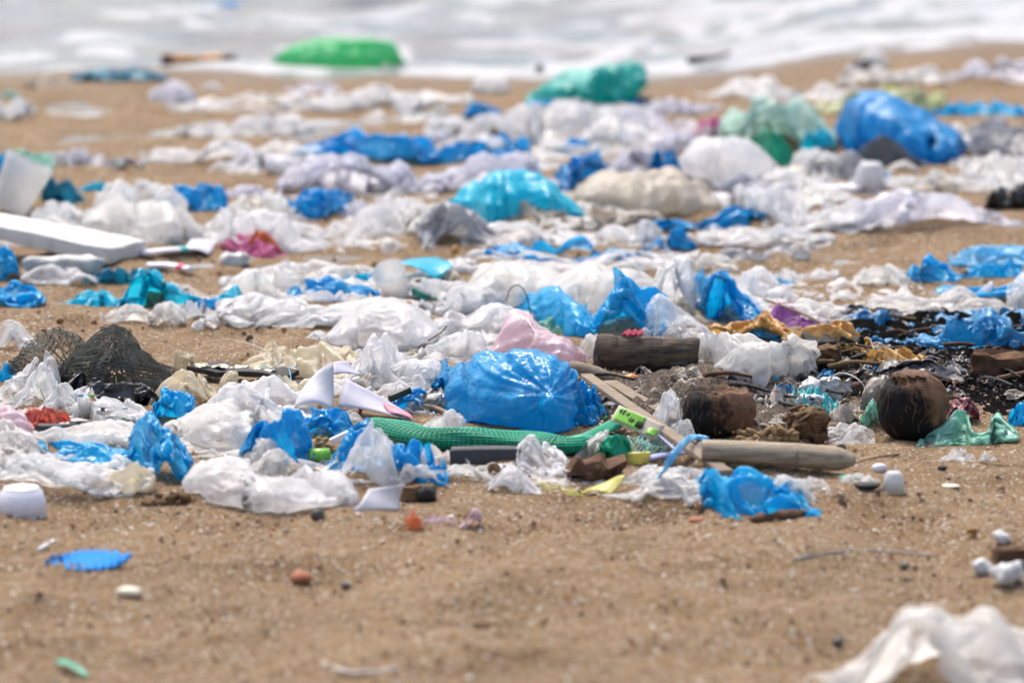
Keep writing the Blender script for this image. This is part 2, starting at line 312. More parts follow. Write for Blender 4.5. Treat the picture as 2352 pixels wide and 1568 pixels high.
# ------------------------------------------------------------------ crumpled film: sheets and bags settled by a small cloth solver
def _con(A, B, rest, k, push=1.0):
    d = B-A; L = np.sqrt((d*d).sum(-1, keepdims=True))+1e-9
    s = (1-rest/L)*(0.5*k)
    if push != 1.0: s = np.where(s < 0, s*push, s)
    d *= s; A += d; B -= d
def sim_sheets(B, N, seed, steps=110, inner=4, c=(.45, .75), bump=(.02, .14), bsz=(.06, .16), stiff=.12):
    r = np.random.default_rng(seed); g = np.linspace(-1, 1, N, dtype=np.float32)
    U, W = np.meshgrid(g, g, indexing='ij')
    x = U*np.sqrt(1-W*W/2); y = W*np.sqrt(1-U*U/2)
    x = .55*x+.45*U; y = .55*y+.45*W
    th = np.arctan2(y, x)
    X = np.zeros((B, N, N, 3), np.float32)
    for b in range(B):
        m = 1+sum(a*np.sin(k*th+p) for k, a, p in zip((2, 3, 5, 7), r.uniform(.0, .09, 4), r.uniform(0, 6.3, 4)))
        m = m+.03*np.interp(th, np.linspace(-3.15, 3.15, 60), r.normal(0, 1, 60))*np.maximum(np.abs(U), np.abs(W))**6
        X[b, ..., 0] = x*m*.5; X[b, ..., 1] = y*m*.5
    F0 = X.copy()
    def rest(A, C): return np.sqrt(((A-C)**2).sum(-1, keepdims=True))
    for o in range(5):
        f = r.uniform(2, 9, (B, 1, 1)); a = r.uniform(0, 6.3, (B, 1, 1)); ph = r.uniform(0, 6.3, (B, 1, 1))
        X[..., 2] += (.10/f*np.sin(f*(np.cos(a)*X[..., 0]+np.sin(a)*X[..., 1])*3+ph)).astype(np.float32)
    X[..., 2] += .12+r.normal(0, .004, (B, N, N)).astype(np.float32)
    hx = r.uniform(*c, (B, 1, 1)).astype(np.float32)/2; hy = r.uniform(*c, (B, 1, 1)).astype(np.float32)/2
    nb = 5
    bx = r.uniform(-.8, .8, (nb, B, 1, 1))*hx; by = r.uniform(-.8, .8, (nb, B, 1, 1))*hy
    bh = r.uniform(*bump, (nb, B, 1, 1)); bs = r.uniform(*bsz, (nb, B, 1, 1))
    V = np.zeros_like(X); dt = np.float32(1/40)
    def gnd(P):
        z = np.zeros(P.shape[:-1], np.float32)
        for i in range(nb):
            z = np.maximum(z, (bh[i]*np.exp(-((P[..., 0]-bx[i])**2+(P[..., 1]-by[i])**2)/bs[i]**2)).astype(np.float32))
        return z
    pairs = []
    for s in (0, 1):
        n = (N-s)//2*2
        a, b = slice(s, s+n, 2), slice(s+1, s+n, 2); o = slice(None)
        for ia, ib, k in (((o, a), (o, b), .95), ((o, o, a), (o, o, b), .95),
                          ((o, a, slice(None, -1)), (o, b, slice(1, None)), .6), ((o, a, slice(1, None)), (o, b, slice(None, -1)), .6)):
            pairs.append((ia, ib, rest(F0[ia], F0[ib]), k))
    bend = []
    for sp, ks in ((2, stiff), (5, stiff*.5)):
        for st in range(sp):
            for ax in (0, 1):
                ra = np.arange(st, N-sp, 2*sp)
                a, b = slice(st, int(ra[-1])+1, 2*sp), slice(st+sp, int(ra[-1])+sp+1, 2*sp)
                ia, ib = ((slice(None), a), (slice(None), b)) if ax == 0 else ((slice(None), slice(None), a), (slice(None), slice(None), b))
                bend.append((ia, ib, rest(F0[ia], F0[ib]), ks))
    for tt in range(steps):
        V[..., 2] -= np.float32(1.6)*dt
        Q = X+V*dt; q = min(1, tt/(steps*.7)); ax_ = .5+(hx-.5)*q; ay_ = .5+(hy-.5)*q
        for k in range(inner):
            for ia, ib, rs, kk in pairs: _con(Q[ia], Q[ib], rs, kk)
            if k == 0:
                for ia, ib, rs, ks in bend: _con(Q[ia], Q[ib], rs, ks)
            rr = np.sqrt((Q[..., 0]/ax_)**2+(Q[..., 1]/ay_)**2)/1.12
            f = 1/np.maximum(rr, 1); Q[..., 0] *= f; Q[..., 1] *= f
            np.clip(Q[..., 0], -ax_, ax_, out=Q[..., 0]); np.clip(Q[..., 1], -ay_, ay_, out=Q[..., 1])
            if k == inner-1: gz = gnd(Q); Q[..., 2] = np.maximum(Q[..., 2], gz)
            else: Q[..., 2] = np.maximum(Q[..., 2], 0)
        V = (Q-X)/dt*np.float32(.9); on = Q[..., 2] < gz+.003; V[on] *= .5
        X = Q
    return X
def sim_bags(B, N, seed, steps=110, inner=4, c=(.55, .8), pres=(.8, 3.2)):
    r = np.random.default_rng(seed); h = 1/(N-1)
    g = np.linspace(-.5, .5, N, dtype=np.float32)
    X = np.zeros((B, 2, N, N, 3), np.float32); X[..., 0] = g[:, None]; X[..., 1] = g[None, :]
    e = np.minimum(1, 4*np.minimum(.5-np.abs(g)[:, None], .5-np.abs(g)[None, :]))
    X[:, 0, ..., 2] = .05*e; X[:, 1, ..., 2] = -.05*e
    X[..., 2] += .15+r.normal(0, .006, (B, 2, N, N)).astype(np.float32)*e
    for o in range(5):
        f = r.uniform(2, 9, (B, 1, 1, 1)); a = r.uniform(0, 6.3, (B, 1, 1, 1)); ph = r.uniform(0, 6.3, (B, 1, 1, 1))
        X[..., 2] += (.08/f*np.sin(f*(np.cos(a)*X[..., 0]+np.sin(a)*X[..., 1])*3+ph)).astype(np.float32)
    hx = r.uniform(*c, (B, 1, 1, 1)).astype(np.float32)/2; hy = r.uniform(*c, (B, 1, 1, 1)).astype(np.float32)/2
    pr = r.uniform(*pres, (B, 1, 1, 1)).astype(np.float32)
    V = np.zeros_like(X); dt = np.float32(1/40); h2 = h*1.41421
    for tt in range(steps):
        V[..., 2] -= np.float32(1.6)*dt
        du = X[:, :, 2:, 1:-1]-X[:, :, :-2, 1:-1]; dv = X[:, :, 1:-1, 2:]-X[:, :, 1:-1, :-2]
        n = np.cross(du, dv)/(4*h*h); n[:, 1] *= -1
        V[:, :, 1:-1, 1:-1] += n*(pr[..., None]*dt)*np.float32(1 if tt < steps*.6 else .4)
        Q = X+V*dt; q = min(1, tt/(steps*.7)); ax_ = .5+(hx-.5)*q; ay_ = .5+(hy-.5)*q
        for k in range(inner):
            F = Q.reshape(B*2, N, N, 3)
            for s in (0, 1):
                m = (N-s)//2*2
                _con(F[:, s:s+m:2], F[:, s+1:s+m:2], h, .95); _con(F[:, :, s:s+m:2], F[:, :, s+1:s+m:2], h, .95)
                _con(F[:, s:s+m:2, :-1], F[:, s+1:s+m:2, 1:], h2, .6, .3); _con(F[:, s:s+m:2, 1:], F[:, s+1:s+m:2, :-1], h2, .6, .3)
            for sl in ((slice(None), 0), (slice(None), -1), (0, slice(None)), (-1, slice(None))):
                mm = (Q[(slice(None), 0)+sl]+Q[(slice(None), 1)+sl])*.5
                Q[(slice(None), 0)+sl] = mm; Q[(slice(None), 1)+sl] = mm
            rr = np.sqrt((Q[..., 0]/ax_)**2+(Q[..., 1]/ay_)**2)/1.1
            f = 1/np.maximum(rr, 1); Q[..., 0] *= f; Q[..., 1] *= f
            np.clip(Q[..., 0], -ax_, ax_, out=Q[..., 0]); np.clip(Q[..., 1], -ay_, ay_, out=Q[..., 1])
            Q[..., 2] = np.maximum(Q[..., 2], 0)
        V = (Q-X)/dt*np.float32(.9); on = Q[..., 2] < .003; V[on] *= .4
        X = Q
    return X
def puff(seed, n1=120, n2=84, amp=.085):
    """a well filled bag: rounded, slack and a little lopsided, flat where it lies"""
    r = np.random.RandomState(500+seed); ph, th = np.meshgrid(np.linspace(0, math.pi, n1), np.linspace(0, 2*math.pi, n2), indexing='ij')
    R = np.sin(ph)**.8; G = np.stack([-np.cos(ph), R*np.cos(th), R*np.sin(th)], -1); d = np.zeros(G.shape[:2])
    for k in range(7): d += np.sin(G@(r.normal(size=3)*(1.2+.55*k))+r.uniform(0, 6))/(1+.5*k)
    G = G*(1+amp*d)[..., None]; z = G[..., 2]; G[..., 2] = np.where(z < -.5, -.5+.08*(z+.5), z); return G
ARCH = {
    'S': [[a] for a in sim_sheets(22, 44, 11, c=(.5, .76), bump=(.05, .2), bsz=(.07, .17), stiff=.3)],
    'F': [[a] for a in sim_sheets(14, 44, 12, c=(.62, .9), bump=(.01, .07), bsz=(.05, .12))],
    'T': [[a] for a in sim_sheets(16, 44, 13, c=(.42, .66), bump=(.14, .36), bsz=(.05, .13), stiff=.35)],
    'B': [list(a) for a in sim_bags(14, 36, 14, c=(.6, .85), pres=(2.2, 3.8))],
    'E': [[puff(k)] for k in range(6)],
    'P': [[puff(k, amp=.03)] for k in range(10, 13)],
}
def up2(A):
    """twice as many points, four-point interpolation along both directions"""
    for ax in (0, 1):
        B = np.moveaxis(A, ax, 0); n = len(B)
        E = np.concatenate([2*B[:1]-B[1:2], B, 2*B[-1:]-B[-2:-1]])
        m = (-E[:-3]+9*E[1:-2]+9*E[2:-1]-E[3:])/16
        O = np.empty((2*n-1,)+B.shape[1:], B.dtype); O[::2] = B; O[1::2] = m
        A = np.moveaxis(O, 0, ax)
    return A
def tri(x): return np.abs(((x/6.2832) % 1)*2-1)*2-1
def normals(G):
    du = np.gradient(G, axis=0); dv = np.gradient(G, axis=1); n = np.cross(du, dv)
    return n/(np.linalg.norm(n, axis=-1, keepdims=True)+1e-12)
def creases(G, amp, size, rs, edge0=None):
    """sharp facets pressed into the film: triangle waves in random directions with wandering strength"""
    n = normals(G); h = np.zeros(G.shape[:2])
    wp = G+.25*size*np.stack([np.sin(G[..., (i+1) % 3]/size*1.7+rs.uniform(0, 6)) for i in range(3)], -1)
    for i in range(7):
        d = rs.normal(size=3); d[2] *= .7; d /= np.linalg.norm(d); f = 6.28/(size*rs.uniform(.5, 1.9))
        m = np.clip(np.sin(wp@rs.normal(size=3)/size*.8+rs.uniform(0, 6))+.2, 0, 1)
        h += m*tri(wp@d*f+rs.uniform(0, 6))/(f*size/6.28)**.8
    return G+n*(amp*h*.6)[..., None]
def pts(s):
    if isinstance(s, str): return np.array([[float(v) for v in q.split(',')] for q in s.split()])
    return np.array(s, float)
_cnt = [0]
def film_geo(arch, top, bot, D=None, a=None, crease=1.0, hi=None, ragged=1.0, lift=0.0, post=None, flip=None, sm=None, fk=.6):
    """a settled sheet or bag laid on the sand, its length, depth and height fitted to the thing in the photograph"""
    top = pts(top); rs = np.random.RandomState(int(abs(top[0, 0]*7.3+top[-1, 0]*13.1+top[:, 1].sum()*3.7)) % 100003)
    x0, x1 = top[0, 0], top[-1, 0]
    bot = np.array([[x0, bot], [x1, bot]], float) if isinstance(bot, (int, float)) else pts(bot)
    lib = ARCH[arch]; src = lib[(rs.randint(len(lib)) if a is None else a) % len(lib)]
    grids = [g.astype(float).copy() for g in src]
    fu, fv, tp = (rs.rand(3) < .5) if flip is None else flip
    for i, g in enumerate(grids):
        if tp: g = g[..., [1, 0, 2]]
        if fu: g = g*[-1, 1, 1]
        if fv: g = g*[1, -1, 1]
        grids[i] = g
    al = np.concatenate([g.reshape(-1, 3) for g in grids]); lo, h_ = al.min(0), al.max(0)
    grids = [(g-lo)/(h_-lo) for g in grids]; al = (al-lo)/(h_-lo)
    nb = 40; uc = np.linspace(0, 1, nb); bmin = np.zeros(nb); bmax = np.ones(nb)
    for k, u in enumerate(uc):
        s = np.abs(al[:, 0]-u) < .045
        bmin[k] = np.percentile(al[s, 1], 2); bmax[k] = np.percentile(al[s, 1], 98)
    ker = np.ones(5)/5; pad = lambda v: np.convolve(np.pad(v, 2, 'edge'), ker, 'valid')
    bmin, bmax = pad(bmin), np.maximum(pad(bmax), pad(bmin)+.08)
    if arch in 'EP': bmin, bmax = np.zeros(nb), np.ones(nb)
    def nb_(g): return (g[..., 1]-np.interp(g[..., 0], uc, bmin))/np.interp(g[..., 0], uc, bmax-bmin)
    gb = [nb_(g) for g in grids]; ab = np.clip(nb_(al), -.2, 1.2)
    px = x0+(x1-x0)*uc; ty = np.interp(px, top[:, 0], top[:, 1]); by = np.interp(px, bot[:, 0], bot[:, 1])
    base = P(px, by); Yc = base[:, 1]; mp = mpp(Yc); wid = (x1-x0)*mp.mean()
    S = np.maximum(by-ty, 1.5)*mp
    if D is None: D = min(max(.55*wid, .06), .42)
    sth = (CAM_H-base[:, 2])/np.hypot(Yc, CAM_H); cth = np.sqrt(1-sth**2)
    bs = np.minimum(1, fk*S/(D*sth))
    Hn = np.zeros(nb)
    for k, u in enumerate(uc):
        s = (np.abs(al[:, 0]-u) < .03) & (al[:, 2] > .06)
        Hn[k] = ((S[k]-ab[s]*bs[k]*D*sth[k])/(al[s, 2]*cth[k])).min() if s.any() else S[k]
    Hn = np.clip(Hn, .004, 1.7*max(S.max(), .01)); sg = sm if sm is not None else {'T': 1.8, 'B': 2.5, 'E': 1.6, 'P': 1.2}.get(arch, 2.2)
    kr = np.exp(-.5*(np.arange(-9, 10)/sg)**2); kr /= kr.sum(); Hn = np.convolve(np.pad(Hn, 9, 'edge'), kr, 'valid')
    out = []
    for g, b in zip(grids, gb):
        if hi: g = up2(g); b = up2(b[..., None])[..., 0]
        u = np.clip(g[..., 0], 0, 1)
        x = np.interp(u, uc, base[:, 0])+(g[..., 0]-u)*wid; y = np.interp(u, uc, Yc)+b*np.interp(u, uc, bs)*D
        x = x*y/np.interp(u, uc, Yc)                      # stays under the same line of the beach as it runs back
        z = np.maximum(ground(x, y), WATER_Z)+np.maximum(g[..., 2], 0)*np.interp(u, uc, Hn)-.003+lift
        G = np.stack([x, y, z], -1)
        if crease > 0:
            sz = min(max(.16*wid, .018), .07)
            if arch in 'EP': G = creases(G, min(.020*wid, .012)*(1 if arch == 'E' else .5), min(.42*wid, .2), rs)
            G = creases(G, crease*.05*sz, sz, rs)
            if hi: G = creases(G, crease*.04*sz*.45, sz*.4, rs)
        if post: G = post(G, rs)
        out.append(G)
    V = np.concatenate([G.reshape(-1, 3) for G in out]); F = []; o = 0
    for i, G in enumerate(out):
        f = grid_faces(G.shape[1], G.shape[0])
        F.append((f if i == 0 else f[:, ::-1])+o); o += G.shape[0]*G.shape[1]
    return V, np.concatenate(F)
PLACED = []
def film(name, cat, label, mat, arch, top, bot, group=None, parent=None, extra=(), **k):
    tp = pts(top)
    if name != 'film_scrap': bt = float(bot) if isinstance(bot, (int, float)) else pts(bot)[:, 1].mean(); PLACED.append((label, (tp[0, 0]+tp[-1, 0])/2, (tp[:, 1].min()+bt)/2, (tp[-1, 0]-tp[0, 0])/2, bt))
    if 'hi' not in k: k['hi'] = (tp[:, 1].max() > 560 and tp[-1, 0]-tp[0, 0] > 95 and tp[:, 1].max() < 1350)
    V, F = film_geo(arch, top, bot, **k)
    if extra:
        rt = root(name, V[V[:, 2].argmin()], label, cat, group); mk('bag_wall', V, F, M[mat], rt)
        for e in extra: mk('bag_wall', *film_geo(e[0], e[1], e[2], **dict(dict(hi=k['hi']), **e[3])), M[mat], rt)
        return rt
    return mk(name, V, F, M[mat], parent, label=label, cat=cat, group=group)

USED = {}
def near_label(what, px, py):
    """where a small thing lies, told by the nearest named bag or film"""
    best = sorted(PLACED, key=lambda q: (max(abs(px-q[1])-q[3], 0))**2+(2.2*(py-q[2]))**2)
    for q in best:
        if len(q[0].split())+len(what.split())+4 > 16: continue
        rel = 'left of the' if px < q[1]-q[3]*.8 else 'right of the' if px > q[1]+q[3]*.8 else 'in front of the' if py > q[4]-4 else 'behind the'
        l = f'{what} {rel} {q[0]}'
        if USED.get(l, 0) == 0: USED[l] = 1; return l
        if q is best[5]: break
    return f'{what} {rel} {q[0]}'

# ------------------------------------------------------------------ bags and films, from the water's edge to the near sand
BAG, FILM = 'plastic bag', 'plastic film'
# --- water's edge and far beach
film('plastic_bag', BAG, 'dark blue bag floating far out in the surf', 'blue2', 'B', '505,14 515,4 530,2 545,5 552,14', 21)
film('plastic_film', FILM, 'faint pale blue film floating in the surf beside the dark blue bag', 'sky', 'F', '440,10 480,2 520,8', 16)
film('plastic_bag', BAG, 'big bright green bag lying at the edge of the surf', 'green', 'E', '626,146 640,118 690,92 760,84 830,92 890,90 915,112 926,148', 158, hi=False, D=.35, crease=2.8, a=5)
film('plastic_bag', BAG, 'flat teal blue bag on wet sand, left of the orange board', 'tealblue', 'S', '163,178 190,158 240,156 290,150 340,158 388,176', 188)
film('plastic_film', FILM, 'dull white scraps on wet sand at the far left edge', 'dirty', 'F', '50,190 90,172 130,176 170,192', 200)
film('plastic_film', FILM, 'small pale green film at the far left edge', 'palegreen', 'F', '0,214 20,204 48,216', 224)
film('plastic_bag', BAG, 'white crumpled bag cut by the left edge on the far sand', 'white', 'S', '-40,250 0,226 40,224 70,232 88,246', '-40,270 30,276 88,262')
film('plastic_bag', BAG, 'domed white bag at the left end of the far white strip', 'lav', 'B', '340,222 360,196 395,188 430,198 452,226', '340,226 400,240 452,236')
film('plastic_film', FILM, 'long white film strip on far sand beside the domed white bag', 'white', 'F', '385,240 450,226 540,222 620,226 710,236', '385,258 500,254 600,258 710,250')
film('plastic_film', FILM, 'white film strip on far sand, below the green bag', 'white', 'F', '640,232 720,214 820,204 900,202 980,206 1090,222', '640,252 760,256 880,248 1000,240 1090,236')
film('plastic_film', FILM, 'short pale piece of sheet behind the far white strip', 'lav', 'F', '655,200 700,188 775,184 780,196', 212)
film('plastic_film', FILM, 'tiny white scrap behind the domed white bag', 'white', 'S', '465,200 490,188 515,200', 208)
film('plastic_bag', BAG, 'small white bag alone on the sand left of the teal bag', 'white', 'B', '1084,196 1100,176 1130,170 1160,178 1168,196', 214)
film('plastic_bag', BAG, 'see-through teal bag on the far sand, centre', 'teal', 'E', '1205,236 1238,196 1290,166 1345,160 1400,152 1465,156 1508,180 1518,214 1490,240', 248, D=.4, hi=False, crease=2, a=5)
film('plastic_film', FILM, 'blue torn edge under the left end of the teal bag', 'blue', 'S', '1205,234 1230,224 1275,232 1290,240', 250)
film('plastic_film', FILM, 'blue film in front of the teal bag at its right', 'blue', 'F', '1385,238 1430,230 1485,240', 250)
film('plastic_bag', BAG, 'white lump with dark underside on the far right sand', 'white', 'B', '1978,136 1990,116 2010,110 2030,120 2038,140', 152)
film('plastic_film', FILM, 'dark grey film beneath the white lump on the far right', 'dark', 'F', '1950,150 1990,136 2040,148', 160)  # dark film that makes the lower part of the white lump darker
film('plastic_bag', BAG, 'dull white bag below the white lump on the far right', 'milk', 'S', '1922,180 1940,158 1990,156 2040,166 2062,182', 200)
film('plastic_film', FILM, 'white folded sheet behind the big round blue bag', 'white', 'S', '2030,180 2090,160 2140,146 2170,170 2186,186', 196)
film('plastic_film', FILM, 'bluish white film at the far right edge', 'lav', 'S', '2185,176 2230,150 2300,140 2380,136', 192)
film('plastic_film', FILM, 'faint flat white film on far sand right of the teal bag', 'white', 'F', '1600,214 1700,190 1800,180 1900,184 2000,204', '1600,222 1800,234 2000,232')
film('plastic_film', FILM, 'pale yellow green film behind the big round blue bag', 'paleyellow', 'S', '1865,238 1950,214 2040,205 2120,200 2175,216', 262)
film('plastic_film', FILM, 'olive knot of film on the pale yellow green film', 'olive', 'B', '2010,208 2025,192 2055,190 2072,206', 228)
film('plastic_film', FILM, 'flat bright blue film running off the right edge behind the round bag', 'azure', 'F', '2145,250 2170,232 2250,228 2380,226', 266)
film('plastic_film', FILM, 'dark grey film right of the round blue bag', 'grey', 'F', '2225,290 2270,262 2330,280 2380,300', 318)
film('plastic_film', FILM, 'grey white sheet at the right edge beside the round blue bag', 'grey', 'S', '2205,320 2240,300 2300,310 2380,330', 358)
film('plastic_film', FILM, 'whitish film in front of the round blue bag, at the right edge', 'milk', 'F', '2215,384 2270,366 2330,364 2390,376', 412)
# --- pale strips on the open sand, left
film('plastic_bag', BAG, 'long white bag on open sand with a lump at its right end', 'white', 'S', '340,300 400,292 440,284 470,274 520,284 590,280 620,262 660,252 700,262 722,296', '340,316 450,318 600,314 722,308', D=.25)
film('plastic_bag', BAG, 'white bag on open sand below the long lumpy white bag', 'white', 'S', '318,356 350,344 430,342 470,328 510,318 560,326 590,344 612,354', '318,372 450,374 612,362', D=.25)
film('plastic_film', FILM, 'flat greyish sheet on open sand above the white heap at left', 'grey', 'F', '95,360 150,346 230,360 330,370', '95,376 230,388 330,388')
film('plastic_film', FILM, 'thin white film right of the frosted cup', 'lav', 'F', '90,366 130,350 210,352 240,366', 378)
film('plastic_film', FILM, 'pale mint film behind the frosted cup at left', 'mint', 'S', '-20,350 20,340 70,344 125,360', 390)
film('plastic_film', FILM, 'bright blue piece behind the frosted cup at left', 'azure', 'S', '-30,366 0,350 50,352 58,370', 402)
film('plastic_film', FILM, 'dark teal film right of the frosted cup', 'tealblue', 'T', '95,420 120,398 150,404 180,440 196,462', 470)
# --- middle distance
film('plastic_film', FILM, 'blue triangle of film above the brown film', 'blue', 'T', '1062,262 1085,232 1110,234 1150,256', 274)
film('plastic_bag', BAG, 'large white bag heap behind the long blue bag', 'white', 'S', '975,290 1010,262 1100,262 1180,246 1250,232', 330, hi=True)
film('plastic_bag', BAG, 'highest white bag behind the blue triangles, below the teal bag', 'white', 'S', '1225,270 1260,236 1300,228 1340,224 1380,232 1420,262 1500,290 1585,316', 340, hi=True, D=.42)
film('plastic_film', FILM, 'brown grey film as shade on the white heap behind the long blue bag', 'brownfilm', 'F', '978,312 1030,292 1090,284 1150,286 1190,296', 326)  # film laid over the shadowed part of the heap, shade put into its colour
film('plastic_film', FILM, 'white fold in front of the brown grey film', 'white', 'S', '1000,340 1060,322 1110,302 1160,314 1220,336', 356)
film('plastic_bag', BAG, 'long bright blue bag across the middle, left of centre', 'blue', 'S', '672,350 700,338 740,320 800,308 850,304 930,312 975,300 990,318 1000,338', '672,356 760,362 880,378 1000,380', D=.35, hi=True)
film('plastic_film', FILM, 'blue tail trailing right from the long blue bag', 'blue', 'F', '960,352 1020,338 1100,322 1170,312 1218,330', '960,384 1100,370 1218,356', lift=.01)
film('plastic_bag', BAG, 'lavender white bag in front of the long blue bag', 'lav', 'S', '636,420 660,390 690,366 740,348 800,346 850,364 890,384 930,392', 446, hi=True)
film('plastic_film', FILM, 'lavender white film right of the large lavender bag', 'lav', 'S', '850,420 890,392 930,374 980,384 1030,400', 444)
film('plastic_bag', BAG, 'white lavender bag above the cyan bag', 'lav', 'S', '960,420 1010,392 1060,372 1110,352 1170,346 1240,360', 440, hi=True)
film('plastic_film', FILM, 'narrow blue film beside the white bag above the cyan bag', 'blue', 'T', '1165,400 1180,374 1210,368 1220,386', 412)
film('plastic_film', FILM, 'small bright blue triangle behind the deep blue bag', 'blue', 'S', '1285,338 1310,314 1340,318 1365,338', 346)
film('plastic_bag', BAG, 'deep blue bag standing behind the dirty white bag', 'blue2', 'T', '1270,404 1290,366 1330,352 1370,350 1400,340 1425,342 1428,380', '1270,420 1300,448 1350,420 1428,396', D=.3)
film('plastic_film', FILM, 'white lavender fold between two deep blue bags', 'lav', 'T', '1395,390 1430,350 1460,334 1490,350 1510,396', 412)
film('plastic_film', FILM, 'deep blue film standing left of the bulging white bag', 'blue2', 'T', '1490,390 1500,346 1540,334 1556,370 1566,400', 414)
film('plastic_film', FILM, 'violet grey film by the pink packet', 'lav', 'S', '1490,330 1540,306 1580,300 1610,330', 350)
film('plastic_bag', BAG, 'bulging white bag below the pink packet', 'white', 'E', '1556,378 1575,344 1620,324 1680,318 1730,330 1770,356 1798,386', '1556,420 1650,436 1798,404', D=.4, crease=1.5, a=4, hi=False)
film('food_wrapper', 'wrapper', 'pink and white packet among white bags, right of centre', 'pink', 'T', '1575,300 1600,276 1640,262 1665,284 1672,306', 322)
film('plastic_film', FILM, 'white crumple in front of the pink packet', 'white', 'S', '1590,306 1610,284 1636,286 1645,306', 322, D=.05)
film('plastic_film', FILM, 'small rose film right of the pink packet', 'pinkclear', 'S', '1690,296 1725,270 1760,284 1770,300', 312)
film('plastic_bag', BAG, 'pale green see-through bag left of the big round blue bag', 'palegreen', 'S', '1650,280 1690,252 1760,240 1830,244 1880,266 1920,306', 346, hi=True, D=.4)
film('plastic_film', FILM, 'blue corner of film on the pale green bag', 'azure', 'S', '1778,300 1795,278 1825,290 1845,308', 316)
film('plastic_film', FILM, 'teal blue film touching the left side of the round blue bag', 'cyan', 'S', '1838,330 1855,296 1890,290 1920,320', 352)
film('plastic_film', FILM, 'emerald green film leaning between white bags left of the round bag', 'emer', 'T', '1722,330 1735,302 1765,296 1790,310 1815,340 1836,372', '1722,346 1780,378 1836,390')
film('plastic_film', FILM, 'white film between the emerald film and the round blue bag', 'white', 'S', '1815,360 1850,334 1900,350 1950,380', 404)
film('plastic_bag', BAG, 'big round blue bag lying on its side at right', 'blue2', 'P', '1914,300 1924,266 1945,236 1968,213 2010,222 2080,254 2150,284 2205,306 2226,336', '1914,352 1960,372 2100,380 2195,380 2226,356', D=.5, hi=False, crease=1.8, a=2)
film('plastic_film', FILM, 'dark sheet standing for the shaded hollow of the round blue bag', 'dark', 'T', '1922,374 1955,348 2000,318 2030,304 2065,328 2100,362 2150,380', 386, D=.03, fk=.3)  # added dark film: shade of the bag's hollow underside put into its colour
film('plastic_bag', BAG, 'cyan bag lying in the middle of the white rubbish', 'cyan', 'E', '1028,468 1050,440 1080,424 1130,414 1190,408 1240,414 1280,428 1310,462 1348,490', '1028,480 1090,500 1130,520 1200,506 1290,502 1348,502', D=.4, hi=False, crease=1.6, a=3)
film('plastic_film', FILM, 'grey white ribbon of film draped across the foot of the cyan bag', 'dirty', 'S', '1138,512 1165,486 1200,478 1240,486 1275,474 1300,482', '1138,524 1220,508 1300,500', D=.08)
film('plastic_bag', BAG, 'dirty beige bag full of sand right of the cyan bag', 'dirty', 'E', '1306,452 1340,424 1400,408 1460,402 1500,404 1540,396 1590,420 1650,466', '1306,472 1420,486 1540,500 1650,488', D=.4, hi=False, crease=3, a=2)
film('plastic_film', FILM, 'white peak of film above the dirty beige bag', 'white', 'T', '1515,420 1535,386 1552,392 1590,430', 450)
film('plastic_film', FILM, 'bluish grey bag left below the cyan bag', 'grey', 'S', '956,530 980,492 1005,472 1055,470 1090,494 1120,526 1148,548', 560, hi=True)
film('plastic_bag', BAG, 'long white bag with dark dirt under it, left of the bluish grey bag', 'white', 'S', '738,540 770,510 820,480 870,456 930,446 965,462 990,490', '738,548 860,546 990,530', D=.35, hi=True)
film('plastic_film', FILM, 'cream white fold left of the bluish grey bag', 'milk', 'S', '860,520 900,494 940,470 990,466 1010,480', 542)
film('plastic_bag', BAG, 'see-through white bag at the back of the left heap', 'clear2', 'S', '186,472 210,446 240,420 290,408 345,412 390,432 430,462', 520, hi=True)
film('plastic_bag', BAG, 'large milky bag with sand inside above the styrofoam slab', 'milk', 'B', '186,500 225,470 290,456 350,448 400,452 436,480 466,530', '186,530 300,556 400,560 466,552', D=.42, hi=True)
film('plastic_film', FILM, 'bright blue bag half hidden behind the left heap', 'blue', 'S', '380,450 400,430 450,432 480,422 515,424 524,452', 486)
film('plastic_film', FILM, 'small cyan film behind the left heap', 'cyan', 'F', '185,430 205,418 245,412 250,422', 440)
film('plastic_film', FILM, 'lavender fold on sand behind the small deep blue bag', 'lav', 'S', '500,440 560,426 620,424 650,440', 456)
film('plastic_film', FILM, 'grey white film between the left heap and the small blue bag', 'milk', 'S', '505,480 560,446 620,440 660,462 690,488', 510)
film('plastic_bag', BAG, 'small deep blue bag glinting left of the middle', 'blue', 'S', '640,468 655,448 685,438 740,440 780,452 812,466', '640,478 690,500 735,506 812,480', hi=True)
film('plastic_bag', BAG, 'white bag curling down to the sand right of the pink wrapper', 'white', 'S', '462,530 490,492 520,472 570,480 610,492 650,482 690,486 720,512 752,558', '462,552 560,574 660,582 752,574', hi=True, D=.4)
film('food_wrapper', 'wrapper', 'magenta wrapper on the sand below the curling white bag', 'pink', 'S', '505,562 520,548 560,552 600,540 640,560 656,580', '505,574 560,592 656,592')
film('food_wrapper', 'wrapper', 'orange piece of wrapper on top of the magenta wrapper', 'orange', 'T', '572,552 590,526 612,530 650,572', 584)
film('plastic_film', FILM, 'white film pile beside the frosted cup', 'white', 'S', '70,490 110,462 150,458 190,486', 520)
film('plastic_film', FILM, 'white film over the right end of the long white bag', 'white', 'S', '1060,560 1110,530 1170,520 1240,522 1330,530 1400,520 1500,540', 566, hi=True)
film('plastic_film', FILM, 'grey dirty film under the dirty beige bag', 'ashfilm', 'S', '1290,516 1370,490 1440,500 1530,496 1600,512', 534)
film('plastic_film', FILM, 'white spike of film behind the long flat blue bag', 'white', 'T', '1440,540 1465,506 1480,498 1520,530', 560)
film('plastic_film', FILM, 'blue ribbon twisted into a fork in front of the white plate', 'blue', 'S', '1500,520 1506,490 1530,502 1590,506 1650,494 1710,484 1765,488', '1500,536 1580,534 1680,526 1765,500', D=.12)
